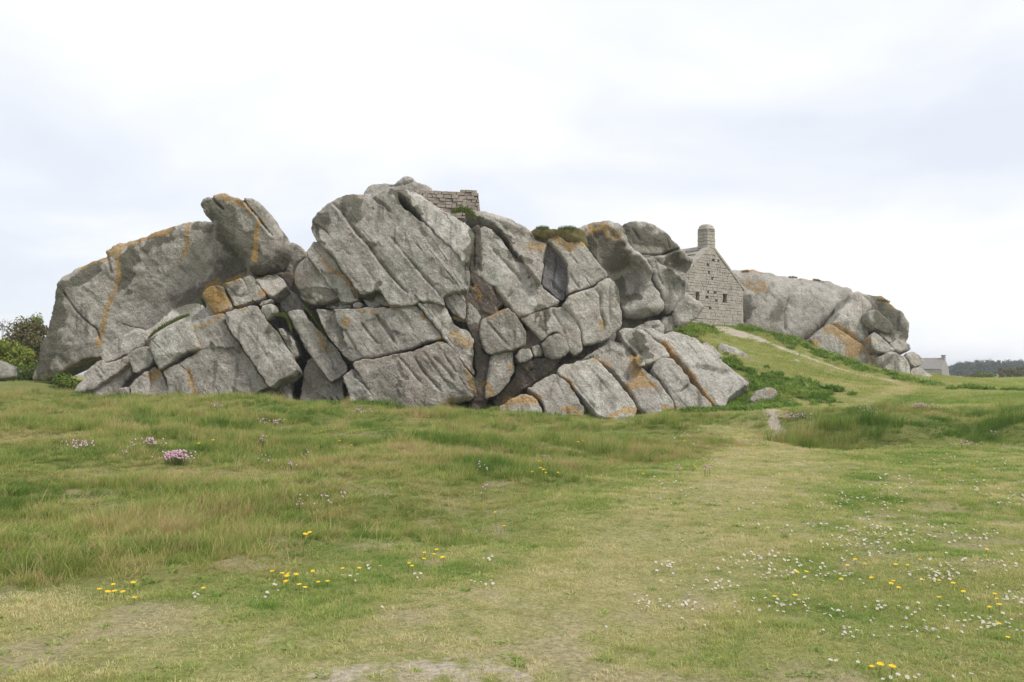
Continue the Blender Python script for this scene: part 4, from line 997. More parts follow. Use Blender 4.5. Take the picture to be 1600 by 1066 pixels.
# ------------------------------------------------------------------ ruined wall on the summit
wp = at(652, 326, 44.6); wq = at(749, 326, 45.4)
ang = math.atan2(wq.y - wp.y, wq.x - wp.x); WL = math.hypot(wq.y - wp.y, wq.x - wp.x)
wall = empty("ruined_wall", (wp.x, wp.y, wp.z), "brown dry-stone wall remnant on the summit of the great boulder", "wall", rz=ang)
WH = 1.06
core_ = box_mesh("wall_core", (0.05, .16, -.5), (WL - .16, .62, WH - .12), M_WALLSTONE, wall)
reg = [(-.1, -.4), (WL + .08, -.4), (WL - .09, WH + .02), (-.1, WH - .04)]
masonry(wall, reg, -.4, WH + .1, -.1, WL + .1, [], (.10, .20), (.15, .45), M_WALLSTONE, face=0, depth=.22, joint=.006, rough=.09, jit=.018, skip=lambda x, z: x < WL * .68 and z > WH - .06)
masonry(wall, [(.0, -.4), (.7, -.4), (.7, WH - .08), (0, WH - .08)], -.4, WH, .23, .66, [], (.11, .18), (.16, .3), M_WALLSTONE, face=-.0, depth=.16, axis='y', xoff=WL - .05, rough=.05, jit=.025)

# ------------------------------------------------------------------ distant house
M_FARWALL = simple_stone("far_house_wall", (0.30, 0.275, 0.245), (0.38, 0.35, 0.31), (0.31, 0.28, 0.25))
M_FARROOF = simple_stone("far_house_roof", (0.24, 0.225, 0.205), (0.30, 0.28, 0.255), (0.25, 0.23, 0.22))
fp = at(1472, 592, 250)
fh = empty("distant_house", (fp.x, fp.y, fp.z), "distant low grey farmhouse with chimney at the right of the tumbled blocks", "house", rz=math.radians(50))
FW, FE, FR, FL = 7.2, 2.7, 5.6, 13.0
prism("wall", [(0, -2), (FW, -2), (FW, FE), (FW / 2, FR), (0, FE)], 0, FL, M_FARWALL, fh)
prism("roof", [(-.25, FE - .12), (FW / 2, FR + .12), (FW / 2, FR + .32), (-.35, FE + .05)], .35, FL, M_FARROOF, fh)
prism("roof", [(FW / 2, FR + .12), (FW + .25, FE - .12), (FW + .35, FE + .05), (FW / 2, FR + .32)], .35, FL, M_FARROOF, fh)
ch = box_mesh("chimney", (FW / 2 - .6, .02, FR - .6), (FW / 2 + .6, .9, FR + .95), M_FARWALL, fh, .05)
box_mesh("chimney_cap", (FW / 2 - .7, -.08, FR + .951), (FW / 2 + .7, 1.0, FR + 1.1), M_FARWALL, fh, .03)

# ------------------------------------------------------------------ foliage
def leaf_mat(name, ca, cb, trans=.25):
    t = NT(name)
    n1 = t.noise(1.4, 4, .6); n2 = t.noise(9, 3, .6)
    col = t.mixc(t.ramp(t.math('ADD', t.math('MULTIPLY', n1, .6), t.math('MULTIPLY', n2, .4)), .38, .62), ca, cb)
    return t.finish(col, .7, None, .2, trans)
M_LEAF = leaf_mat("shrub_leaf", (0.09, 0.145, 0.025), (0.21, 0.265, 0.05))
M_LEAF_BROWN = leaf_mat("shrub_leaf_brown", (0.11, 0.105, 0.045), (0.21, 0.18, 0.075))
M_LEAF_YELLOW = leaf_mat("shrub_leaf_yellow", (0.13, 0.18, 0.028), (0.29, 0.32, 0.055))
M_LEAF_FAR = leaf_mat("far_wood_leaf", (0.05, 0.075, 0.045), (0.09, 0.115, 0.065), .1)
M_BARK = NT("bark").finish((0.12, 0.09, 0.065), .9)

def crown_data(center, rad, n_clump, n_leaf, leaf, clump, seed, flat=.0):
    r_ = np.random.default_rng(seed)
    d = r_.normal(size=(n_clump, 3)); d /= np.linalg.norm(d, axis=1)[:, None]
    cc = d * (r_.random((n_clump, 1)) ** .45) * np.array(rad) * .85
    cc[:, 2] = np.where(cc[:, 2] < -rad[2] * .9, -rad[2] * .9, cc[:, 2])
    which = r_.integers(0, n_clump, n_leaf)
    o = r_.normal(size=(n_leaf, 3)); o /= np.linalg.norm(o, axis=1)[:, None]
    size = clump * (.6 + .8 * r_.random(n_clump))[which]
    p = cc[which] + o * size[:, None] * (.55 + .5 * r_.random((n_leaf, 1)))
    # leaf quads roughly facing outwards, tilted at random
    nn = o + r_.normal(size=(n_leaf, 3)) * .6 + np.array([0, 0, .4]); nn /= np.linalg.norm(nn, axis=1)[:, None]
    a = np.cross(nn, r_.normal(size=(n_leaf, 3))); a /= np.linalg.norm(a, axis=1)[:, None]
    b_ = np.cross(nn, a); L = leaf * (.6 + .8 * r_.random((n_leaf, 1)))
    p = p + np.array(center)
    v = np.stack([p - a * L, p + b_ * L * .45, p + a * L, p - b_ * L * .45], 1).reshape(-1, 3)
    f = (np.arange(n_leaf)[:, None] * 4 + np.arange(4)).tolist()
    return v, f

def tube_data(p0, p1, r0, r1, n_=6):
    p0, p1 = Vector(p0), Vector(p1); d = (p1 - p0).normalized(); a = d.orthogonal().normalized(); b_ = d.cross(a)
    v = []
    for p, r_ in ((p0, r0), (p1, r1)):
        v += [tuple(p + (a * math.cos(2 * math.pi * i / n_) + b_ * math.sin(2 * math.pi * i / n_)) * r_) for i in range(n_)]
    return v, [[i, (i + 1) % n_, n_ + (i + 1) % n_, n_ + i] for i in range(n_)]

def shrub(name, px, py, Y, rad, label, cat, mat, n_leaf, leaf, clump, seed, n_clump=26, group=None):
    """px,py = crown centre"""
    c = at(px, py, Y)
    gz_ = float(ground_h(np.array([c.x]), np.array([Y]))[0])
    s = empty(name, (c.x, c.y, gz_), label, cat, group)
    hgt = c.z - gz_
    v, f = crown_data((0, 0, hgt), rad, n_clump, n_leaf, leaf, clump, seed)
    mesh_obj("crown", v, f, mat, s, smooth=False)
    r_ = random.Random(seed); v = []; f = []
    for i in range(6):
        e = (r_.uniform(-.6, .6) * rad[0], r_.uniform(-.6, .6) * rad[1], hgt + r_.uniform(-.1, .5) * rad[2])
        m_ = (e[0] * .4, e[1] * .4, e[2] * .5)
        for p0, p1, a, b2 in (((r_.uniform(-.1, .1), r_.uniform(-.1, .1), -.1), m_, .06, .045), (m_, e, .045, .012)):
            tv, tf = tube_data(p0, p1, a * rad[2] * .6, b2 * rad[2] * .6); f += [[k_ + len(v) for k_ in q] for q in tf]; v += tv
    mesh_obj("trunk", v, f, M_BARK, s)
    return s

shrub("shrub", 44, 540, 56, (1.7, 1.4, 1.75), "brownish shrub behind the leaning slab at the left edge", "shrub", M_LEAF_BROWN, 9000, .10, .5, 3, 60)
shrub("shrub", 55, 505, 57.5, (.75, .7, .42), "small yellow-green shrub top poking out behind the leaning slab", "shrub", M_LEAF_YELLOW, 1000, .08, .28, 4, 14)
shrub("shrub", 14, 562, 52, (1.9, 1.3, 1.25), "bright green bush at the left edge behind the grey boulder", "shrub", M_LEAF_YELLOW, 9000, .09, .42, 5, 60)
shrub("shrub", 60, 590, 48, (1.7, .9, .75), "low leafy bush under the tip of the leaning slab", "shrub", M_LEAF, 5000, .085, .33, 6, 34)
shrub("shrub", 108, 597, 43.2, (.8, .5, .5), "small dark bush in the hollow below the leaning slab", "shrub", M_LEAF, 2400, .07, .25, 7, 18)
shrub("far_tree", 4, 512, 110, (1.4, 1.2, 1.4), "pale bare tree far off at the left edge", "tree", leaf_mat("bare_twigs", (.24, .22, .2), (.34, .32, .3)), 260, .13, .5, 8, 10)
k_ = 0
for px, py, Y, rx, rz_, mt, lb in [(1538,586,150,2.2,.75,M_LEAF,"low green shrub on the plain right of the distant house"),(1572,584,140,1.9,.95,M_LEAF_BROWN,"brown shrub on the plain, nearer of two before the far wood"),
        (1596,583,150,2.2,1.1,M_LEAF_BROWN,"brown shrub at the right picture edge before the far wood"),(1514,589,160,1.6,.4,M_LEAF_BROWN,"flat brown bush beside the distant house gable")]:
    k_ += 1
    shrub("shrub", px, py, Y, (rx, 1.5, rz_), lb, "shrub", mt, 900, .16, .4, 20 + k_, 18)
# far wood: one mass on the horizon
v_all, f_all = [], []
r_ = random.Random(5)
for i in range(46):
    px = 1488 + i * 2.9 + r_.uniform(-3, 3)
    top = 571 if px < 1500 else (567 + r_.uniform(-2, 1) if px < 1528 else 564 + r_.uniform(-2, 2))
    Y = 420 + r_.uniform(-20, 30)
    c = at(px, (top + 586) / 2, Y)
    v, f = crown_data((c.x, c.y, c.z), (3.4, 3, (588 - top) / 2 * Y / F), 16, 700, .5, 1.3, 100 + i)
    f_all += (np.array(f) + sum(len(q) for q in v_all)).tolist(); v_all.append(v)
    tv, tf = tube_data((c.x, c.y, 0), (c.x, c.y, c.z), .2, .1)
    f_all += (np.array(tf) + sum(len(q) for q in v_all)).tolist(); v_all.append(np.array(tv))
wood = mesh_obj("far_wood", np.concatenate(v_all), f_all, M_LEAF_FAR, smooth=False)
tag(wood, "dark line of trees on the horizon at the right edge", "wood", kind="stuff")

# ------------------------------------------------------------------ sea air
def haze():
    m = bpy.data.materials.new("sea_haze"); m.use_nodes = True
    n, l = m.node_tree.nodes, m.node_tree.links; n.clear()
    o = n.new("ShaderNodeOutputMaterial"); v = n.new("ShaderNodeVolumePrincipled")
    v.inputs["Color"].default_value = (0.90, 0.94, 1.0, 1); v.inputs["Density"].default_value = HAZE; v.inputs["Anisotropy"].default_value = 0.2
    l.new(v.outputs[0], o.inputs["Volume"])
    b_ = box_mesh("haze", (-2600, -70, -4), (2600, 3100, 14), m, None)
    tag(b_, "thin pale sea haze over the whole plain", "haze", kind="stuff")
HAZE = 0.0005
haze()

# ------------------------------------------------------------------ grass
def blade_mat(name, stops, trans=.35):
    """stops: colours from lush to dry; per tuft tint, lighter towards the tip"""
    t = NT(name)
    ti = t.attr("tint", 'INSTANCER').outputs["Fac"]
    hh = t.attr("h").outputs["Fac"]
    r = t.n.new("ShaderNodeValToRGB"); el = r.color_ramp.elements
    while len(el) < len(stops): el.new(.5)
    for i, c in enumerate(stops):
        el[i].position = i / (len(stops) - 1); el[i].color = (*c, 1)
    t.l.new(ti, r.inputs[0])
    gm = t.n.new("ShaderNodeMix"); gm.data_type = 'RGBA'; gm.blend_type = 'MULTIPLY'; gm.inputs[0].default_value = 1
    t.l.new(r.outputs["Color"], gm.inputs[6]); t.l.new(t.ramp(hh, 0, 1, (.9, .93, .85), (1.1, 1.08, 1.05)), gm.inputs[7])
    return t.finish(gm.outputs[2], .6, None, .2, trans)
M_TALL = blade_mat("long_grass_blade", [(0.125, 0.215, 0.042), (0.255, 0.325, 0.080), (0.370, 0.390, 0.115), (0.46, 0.405, 0.17), (0.52, 0.39, 0.215)])
M_SHORT = blade_mat("turf_blade", [(0.195, 0.310, 0.066), (0.325, 0.400, 0.108), (0.435, 0.455, 0.150), (0.55, 0.505, 0.22), (0.64, 0.555, 0.31)])
M_FERN = blade_mat("ground_cover_leaf", [(0.12, 0.225, 0.040), (0.21, 0.32, 0.065), (0.34, 0.40, 0.11)], .4)

PROTO = {}
def tuft(name, n_, hmin, hmax, spread, width, bend, mat, seed, wind=(0, 0), leaf=False):
    r_ = np.random.default_rng(seed)
    v, f, hv = [], [], []
    for i in range(n_):
        a = r_.uniform(0, 2 * math.pi); d = spread * math.sqrt(r_.random())
        x, y = d * math.cos(a), d * math.sin(a)
        L = r_.uniform(hmin, hmax) * (1 - .35 * d / max(spread, 1e-3))
        out = np.array([math.cos(a), math.sin(a)]) * r_.uniform(.1, 1) * bend + r_.normal(size=2) * .35 * bend + np.array(wind) * r_.uniform(.3, 1.2)
        sd = np.array([-math.sin(a + r_.uniform(-1.2, 1.2)), math.cos(a + r_.uniform(-1.2, 1.2))]); sd /= max(np.linalg.norm(sd), .2)
        b0 = len(v); ns = 3
        for k2 in range(ns + 1):
            t_ = k2 / ns
            cx = x + out[0] * L * t_ ** 1.7; cy = y + out[1] * L * t_ ** 1.7
            cz = L * (t_ - .28 * np.hypot(*out) * t_ ** 2.2)
            w = width * ((1 - t_) ** .7 if not leaf else math.sin(math.pi * (t_ * .9 + .08))) * .5
            if k2 == ns: v.append((cx, cy, cz)); hv.append(1.0)
            else:
                v.append((cx - sd[0] * w, cy - sd[1] * w, cz)); v.append((cx + sd[0] * w, cy + sd[1] * w, cz)); hv += [t_, t_]
        for k2 in range(ns - 1): f.append([b0 + 2 * k2, b0 + 2 * k2 + 1, b0 + 2 * k2 + 3, b0 + 2 * k2 + 2])
        f.append([b0 + 2 * ns - 2, b0 + 2 * ns - 1, b0 + 2 * ns])
    me = bpy.data.meshes.new(name); me.from_pydata(v, [], f); me.materials.append(mat)
    me.attributes.new("h", 'FLOAT', 'POINT').data.foreach_set("value", hv)
    me.polygons.foreach_set("use_smooth", [True] * len(f)); me.update()
    return bpy.data.objects.new(name, me)

def scatter(name, label, cat, P_, rot, scl, idx, tint, protos, mat):
    """one object: points carry the tufts through a geometry node tree"""
    me = bpy.data.meshes.new(name)
    me.from_pydata(P_.tolist(), [], []); me.materials.append(mat)
    me.attributes.new("rot", 'FLOAT_VECTOR', 'POINT').data.foreach_set("vector", rot.astype(np.float32).ravel())
    me.attributes.new("scl", 'FLOAT_VECTOR', 'POINT').data.foreach_set("vector", scl.astype(np.float32).ravel())
    me.attributes.new("tint", 'FLOAT', 'POINT').data.foreach_set("value", tint.astype(np.float32))
    me.attributes.new("pick", 'INT', 'POINT').data.foreach_set("value", idx.astype(np.int32))
    o = bpy.data.objects.new(name, me); link(o)
    tag(o, label, cat, kind="stuff")
    coll = bpy.data.collections.new(name + "_kinds")
    for i, p in enumerate(protos): p.name = "%s_%d" % (name, i); coll.objects.link(p)
    ng = bpy.data.node_groups.new(name, 'GeometryNodeTree')
    ng.interface.new_socket("Geometry", in_out='INPUT', socket_type='NodeSocketGeometry')
    ng.interface.new_socket("Geometry", in_out='OUTPUT', socket_type='NodeSocketGeometry')
    N = ng.nodes; gi = N.new("NodeGroupInput"); go = N.new("NodeGroupOutput")
    ip = N.new("GeometryNodeInstanceOnPoints"); ci = N.new("GeometryNodeCollectionInfo")
    ci.inputs["Collection"].default_value = coll; ci.inputs["Separate Children"].default_value = True; ci.inputs["Reset Children"].default_value = True
    def na(nm, ty):
        a = N.new("GeometryNodeInputNamedAttribute"); a.data_type = ty; a.inputs["Name"].default_value = nm; return a.outputs[0]
    er = N.new("FunctionNodeEulerToRotation")
    L_ = ng.links
    L_.new(gi.outputs[0], ip.inputs["Points"]); L_.new(ci.outputs[0], ip.inputs["Instance"])
    ip.inputs["Pick Instance"].default_value = True
    L_.new(na("pick", 'INT'), ip.inputs["Instance Index"])
    L_.new(na("rot", 'FLOAT_VECTOR'), er.inputs[0]); L_.new(er.outputs[0], ip.inputs["Rotation"])
    L_.new(na("scl", 'FLOAT_VECTOR'), ip.inputs["Scale"])
    L_.new(ip.outputs[0], go.inputs[0])
    md = o.modifiers.new("scatter", 'NODES'); md.node_group = ng
    return o

def wedge(y0, y1, dens, margin=3.2, half=.60):
    """random ground points inside the view wedge, dens(Y) per square metre"""
    out = []
    yb = y0
    while yb < y1:
        st = max(.4, yb * .06); ye = min(y1, yb + st); ym = .5 * (yb + ye)
        w = half * ye + margin
        n_ = rng.poisson(dens(ym) * 2 * w * (ye - yb))
        out.append(np.stack([rng.uniform(-w, w, n_), rng.uniform(yb, ye, n_)], 1)); yb = ye
    return np.concatenate(out)

def place(xy): return np.stack([xy[:, 0], xy[:, 1], ground_h(xy[:, 0], xy[:, 1]) - .006], 1)

def fbm2(x, y, s, seed): return vnoise(x, y, s, seed) + .5 * vnoise(x, y, s * .45, seed + 1) + .25 * vnoise(x, y, s * .2, seed + 2)

# long grass
xy = wedge(4.2, 41, lambda Y: 120 * min(1, (8 / Y) ** 1.0))
tm = tall_mask(xy[:, 0], xy[:, 1])
xy = xy[rng.random(len(xy)) < (tm * .97 + .02 * (xy[:, 1] < 22)) * (1 - soil(xy[:, 0], xy[:, 1], SAND[2:3], .15))]
P_ = place(xy); n_ = len(P_)
hm = np.clip(.70 + 1.5 * fbm2(xy[:, 0], xy[:, 1], 1.1, 41), .25, 2.0)
edge_ = tall_mask(xy[:, 0] + .5, xy[:, 1] - .2)
sc_ = (.65 + .5 * rng.random(n_)) * np.clip(xy[:, 1] / 11, 1, 1.9) ** .5 * (.45 + .55 * edge_)
scl = np.stack([sc_, sc_, sc_ * hm], 1)
ti = np.clip(.40 + .7 * fbm2(xy[:, 0], xy[:, 1], 2.2, 44) + .5 * fbm2(xy[:, 0], xy[:, 1], .6, 47) + rng.normal(0, .25, n_) + .06 * (xy[:, 1] > 20) - .32 * ((xy[:, 0] > 5.8) & (xy[:, 1] < 21.6) & (xy[:, 1] > 19)), 0, 1)
scl[:, 2] *= 1 + .7 * smoothstep(33, 37, xy[:, 1]) * rng.random(n_)
scl[:, 2] *= 1 + .5 * ((xy[:, 0] > 5.8) & (xy[:, 1] < 21.6) & (xy[:, 1] > 19))
protos = [tuft("t", 46, .08, .26, .10, .0062, .75, M_TALL, 50 + i, (.25, -.05)) for i in range(4)]
scatter("long_grass", "rough long grass covering the bank before the rocks", "grass", P_, np.stack([rng.normal(0, .1, n_), rng.normal(0, .1, n_), rng.uniform(-.9, .9, n_)], 1), scl, rng.integers(0, 4, n_), ti, protos, M_TALL)

# seed stalks and dead stems standing in the long grass
xy = wedge(5.5, 36, lambda Y: 11 * min(1, (9 / Y) ** .9))
xy = xy[rng.random(len(xy)) < tall_mask(xy[:, 0], xy[:, 1]) * np.clip(.45 + 1.6 * fbm2(xy[:, 0], xy[:, 1], 1.6, 131), 0, 1)]
P_ = place(xy); n_ = len(P_); sc_ = .75 + .5 * rng.random(n_)
protos = [tuft("k", 6, .14, .30, .12, .0042 + .0015 * i, .8, M_TALL, 140 + i, (.25, 0), leaf=(i == 1)) for i in range(3)]
scatter("seed_stalks", "straw coloured seed stalks standing in the long grass", "grass", P_, np.stack([rng.normal(0, .15, n_), rng.normal(0, .15, n_), rng.uniform(0, 6.3, n_)], 1), np.stack([sc_, sc_, sc_], 1), rng.integers(0, 3, n_), np.clip(rng.normal(.85, .15, n_), 0, 1), protos, M_TALL)
# broad leaved herbs in the turf and the bank
xy = wedge(3.6, 22, lambda Y: 16 * min(1, (7 / Y) ** .8))
xy = xy[rng.random(len(xy)) < np.clip(.35 + 1.8 * fbm2(xy[:, 0], xy[:, 1], 1.2, 151), 0, 1)]
P_ = place(xy); n_ = len(P_); sc_ = .6 + .6 * rng.random(n_)
protos = [tuft("h", 12, .022, .055, .04, .016, 1.2, M_SHORT, 160 + i, leaf=True) for i in range(3)]
scatter("turf_herbs", "small broad leaved herbs sprinkled through the turf", "herbs", P_, np.stack([rng.normal(0, .1, n_), rng.normal(0, .1, n_), rng.uniform(0, 6.3, n_)], 1), np.stack([sc_, sc_, sc_], 1), rng.integers(0, 3, n_), np.clip(rng.normal(.12, .12, n_), 0, 1), protos, M_SHORT)

# short trodden turf
xy = wedge(3.4, 24, lambda Y: 300 * min(1, (6.5 / Y) ** 1.25))
tm = tall_mask(xy[:, 0], xy[:, 1]); sd_ = soil(xy[:, 0], xy[:, 1], SAND, .15); wn_ = soil(xy[:, 0], xy[:, 1], WORN); lu = soil(xy[:, 0], xy[:, 1], LUSH)
keep = rng.random(len(xy)) < (1 - .9 * tm) * (1 - .85 * sd_) * (1 - .35 * wn_) * (1 - .75 * spots(xy[:, 0], xy[:, 1]))
xy, wn_, lu = xy[keep], wn_[keep], lu[keep]
P_ = place(xy); n_ = len(P_)
sc_ = (.7 + .6 * rng.random(n_)) * np.clip(xy[:, 1] / 7, 1, 3) ** .6
hm = np.clip(.85 + .7 * fbm2(xy[:, 0], xy[:, 1], .9, 61) - .35 * wn_ + .4 * lu, .3, 2)
ti = np.clip(.36 + .6 * wn_ - .3 * lu + .6 * fbm2(xy[:, 0], xy[:, 1], 1.1, 64) + .75 * fbm2(xy[:, 0], xy[:, 1], .32, 67) + rng.normal(0, .24, n_), 0, 1)
protos = [tuft("s", 42, .018, .05, .085, .0042, 1.0, M_SHORT, 70 + i) for i in range(4)]
scatter("short_turf", "short trodden turf of the foreground lawn", "grass", P_, np.stack([rng.normal(0, .1, n_), rng.normal(0, .1, n_), rng.uniform(0, 6.3, n_)], 1), np.stack([sc_, sc_, sc_ * hm], 1), rng.integers(0, 4, n_), ti, protos, M_SHORT)

# meadow on the slope and beyond
xy = wedge(22, 95, lambda Y: 26 * min(1, (30 / Y) ** 1.3), 2)
tm = tall_mask(xy[:, 0], xy[:, 1]); sd_ = soil(xy[:, 0], xy[:, 1], SAND, .15); lu = soil(xy[:, 0], xy[:, 1], LUSH)
wn_ = soil(xy[:, 0], xy[:, 1], WORN)
keep = (rng.random(len(xy)) < (1 - tm) * (1 - .9 * sd_) * (1 - .2 * lu)) & ((xy[:, 0] > 5) | (xy[:, 0] < -14))
xy = xy[keep]; wn_ = wn_[keep]; P_ = place(xy); n_ = len(P_)
sc_ = (.8 + .6 * rng.random(n_)) * np.clip(xy[:, 1] / 30, 1, 3) ** .7
hm = np.clip(.7 + .9 * fbm2(xy[:, 0], xy[:, 1], 3.0, 81) - .5 * wn_, .2, 2)
ti = np.clip(.42 + .45 * wn_ + .7 * fbm2(xy[:, 0], xy[:, 1], 3.5, 84) + rng.normal(0, .14, n_), 0, 1)
protos = [tuft("m", 40, .05, .14, .2, .012, .8, M_SHORT, 90 + i, (.2, 0)) for i in range(3)]
scatter("meadow_grass", "meadow grass on the slope and plain beyond the bank", "grass", P_, np.stack([rng.normal(0, .1, n_), rng.normal(0, .1, n_), rng.uniform(-1, 1, n_)], 1), np.stack([sc_, sc_, sc_ * hm], 1), rng.integers(0, 3, n_), ti, protos, M_SHORT)

# leafy green cover at the foot of the rocks and along the slope
xy = wedge(19, 58, lambda Y: 42 if Y > 30 else 60, 1)
lu = soil(xy[:, 0], xy[:, 1], LUSH, 1.1)
keep = rng.random(len(xy)) < np.clip(lu * 1.0 + 1.5 * fbm2(xy[:, 0], xy[:, 1], .9, 99) - .35, 0, .8) * (lu > .08)
xy = xy[keep]; P_ = place(xy); n_ = len(P_)
sc_ = (.55 + .7 * rng.random(n_)) * (.65 + .5 * (fbm2(xy[:, 0], xy[:, 1], 1.3, 95) + .5))
ti = np.clip(.45 + .9 * fbm2(xy[:, 0], xy[:, 1], 1.6, 97) + rng.normal(0, .15, n_), 0, 1)
protos = [tuft("f", 46, .10, .34, .20, .07, .8, M_FERN, 110 + i, leaf=True) for i in range(3)]
scatter("ground_cover", "bright green leafy plants along the foot of the rocks and the slope", "ground cover", P_, np.stack([rng.normal(0, .2, n_), rng.normal(0, .2, n_), rng.uniform(0, 6.3, n_)], 1), np.stack([sc_, sc_, sc_], 1), rng.integers(0, 3, n_), ti, protos, M_FERN)

# ------------------------------------------------------------------ grass and moss clumps growing on the rocks
def grow_mat(name, ca, cb):
    t = NT(name)
    col = t.mixc(t.ramp(t.noise(3.0, 4, .6), .35, .65), ca, cb)
    return t.finish(col, .8, None, .15, .25)
M_CLUMP = grow_mat("rock_grass", (0.085, 0.135, 0.024), (0.17, 0.19, 0.05))
M_CLUMP_DRY = grow_mat("dry_rock_grass", (0.13, 0.125, 0.045), (0.25, 0.20, 0.085))
def clump(line, Y, hgt, n_, label, mat, depth=.5, droop=0.0, wdt=.012):
    """blades rooted along a pixel polyline on the rock at distance Y"""
    line = np.array(line, float); L = np.hypot(*(line[1:] - line[:-1]).T); cum = np.concatenate([[0], np.cumsum(L)])
    c = at(*line.mean(0), Y)
    e = bpy.data.meshes.new("grass_clump"); v, f = [], []
    for i in range(n_):
        s_ = rng.uniform(0, cum[-1]); px = np.interp(s_, cum, line[:, 0]); py = np.interp(s_, cum, line[:, 1])
        p = at(px, py, Y + rng.uniform(-.5, .5) * depth) - c
        hh = hgt * rng.uniform(.4, 1.1) * (.55 + .45 * math.sin(math.pi * s_ / cum[-1]))
        d = Vector((rng.normal(0, .45), rng.normal(-.25, .4), 1 - droop)).normalized()
        tip = p + d * hh + Vector((rng.normal(0, .05), -.05, -droop * .1)); a = rng.uniform(0, 3.14); sd = Vector((math.cos(a), math.sin(a), 0)) * wdt
        mid = p + d * hh * .55 + Vector((0, 0, .04 * hh))
        b0 = len(v); v += [tuple(p - sd - Vector((0, 0, .06))), tuple(p + sd - Vector((0, 0, .06))), tuple(mid + sd * .8), tuple(mid - sd * .8), tuple(tip)]
        f += [[b0, b0 + 1, b0 + 2, b0 + 3], [b0 + 3, b0 + 2, b0 + 4]]
    o = mesh_obj("grass_clump", v, f, mat, None, smooth=False); o.location = c
    tag(o, label, "grass")
clump([(706,332),(722,330),(738,336),(744,344)], 41.4, .38, 700, "green grass tuft below the ruined summit wall", M_CLUMP, 1.0, .2)
clump([(834,364),(846,370),(862,372),(876,368),(888,374),(906,378)], 41.5, .36, 1500, "dry brown turf on the saddle left of the head boulder", M_CLUMP_DRY, 1.2, .25)
clump([(838,357),(858,357)], 42.0, .18, 160, "dark grass fringe on the saddle skyline", M_CLUMP, .6)
clump([(872,358),(900,357)], 42.0, .2, 200, "second dark grass fringe on the saddle skyline, next to the head boulder", M_CLUMP, .6)
clump([(232,528),(244,518),(262,507),(280,498),(296,492)], 40.7, .22, 650, "green grass filling the groove of the low left outcrop", M_CLUMP, .5, .2)
clump([(430,492),(446,494),(452,506),(456,520)], 40.9, .3, 550, "green plants in the cleft right of the low left outcrop", M_CLUMP, .8, .3)
clump([(474,478),(486,492),(500,512),(512,528)], 41.2, .3, 600, "green plants along the cleft beside the slanting prop", M_CLUMP, .7, .3)
clump([(708,496),(716,500),(728,502)], 40.0, .16, 220, "moss tuft in the crack at the middle of the great boulder", M_CLUMP_DRY, .3, .4)
clump([(312,466),(318,476),(322,480)], 41.5, .25, 200, "dark tuft beside the orange lichen block", M_CLUMP, .4, .2)
clump([(852,588),(880,578),(905,566),(930,556)], 40.6, .25, 400, "grass in the dark gap above the sloping slabs", M_CLUMP, .5, .3)
clump([(1158,425),(1170,424)], 56.7, .12, 100, "small tuft on the whale-backed boulder next to the house", M_CLUMP_DRY, .5)
clump([(1232,433),(1246,434)], 56.8, .12, 100, "middle dark tuft on the back of the whale-backed boulder", M_CLUMP, .4)
clump([(1270,437),(1282,439)], 56.8, .12, 100, "right dark tuft on the back of the whale-backed boulder", M_CLUMP, .4)
clump([(1370,469),(1390,472)], 58.3, .2, 180, "dry tuft on top of the dark rounded boulder at the right end", M_CLUMP_DRY, .5)

def foot(line, Ys, hgt, n_, label):
    # leafy plants rooted on the ground along the foot of the rocks
    line = np.array(line, float); v, f = [], []
    xs = np.array([at(px, 640, Y).x for px, Y in zip(line, Ys)]); Ys = np.array(Ys, float)
    t = rng.uniform(0, len(xs) - 1, n_)
    x = np.interp(t, range(len(xs)), xs) + rng.normal(0, .25, n_); y = np.interp(t, range(len(xs)), Ys) + rng.normal(0, .3, n_)
    z = ground_h(x, y); c = Vector((x.mean(), y.mean(), z.min()))
    hm = np.clip(.35 + 1.3 * (vnoise(x, y, .7, 221) + .5), .25, 1.5)
    for i in range(n_):
        p = Vector((x[i], y[i], z[i] - .03)) - c; hh = hgt * hm[i] * rng.uniform(.4, 1.1)
        d = Vector((rng.normal(0, .5), rng.normal(-.1, .45), 1)).normalized(); m_ = p + d * hh * .6; tip = p + d * hh + Vector((d.x, d.y, -.25)) * hh * .35
        a = rng.uniform(0, 3.14); sd = Vector((math.cos(a), math.sin(a), rng.normal(0, .4))) * rng.uniform(.012, .035)
        b0 = len(v); v += [tuple(p - sd * .4), tuple(p + sd * .4), tuple(m_ + sd), tuple(m_ - sd), tuple(tip)]; f += [[b0, b0 + 1, b0 + 2, b0 + 3], [b0 + 3, b0 + 2, b0 + 4]]
    o = mesh_obj("leafy_plants", v, f, M_FOOT, None, smooth=False); o.location = c; tag(o, label, "plants")
M_FOOT = grow_mat("rock_foot_plants", (0.10, 0.20, 0.035), (0.24, 0.31, 0.075))
foot([478, 520, 560, 600], [39.0, 38.6, 38.2, 38.0], .42, 2200, "bright green leafy plants at the foot of the slanting prop and the great boulder")
foot([685, 740, 800, 850], [38.2, 38.0, 37.6, 37.4], .34, 2000, "green leafy plants at the foot of the dark central cleft")
foot([930, 985, 1040, 1090, 1125], [37.9, 38.2, 38.4, 38.9, 39.6], .3, 1800, "green leafy plants at the foot of the sloping slabs")
foot([110, 150, 190, 230], [40.2, 39.6, 39.4, 39.2], .26, 1100, "grassy plants at the foot of the low left outcrop")
foot([300, 360, 420, 465], [39.0, 39.0, 39.0, 39.0], .22, 1200, "thin grassy plants under the low left outcrop near the cleft")

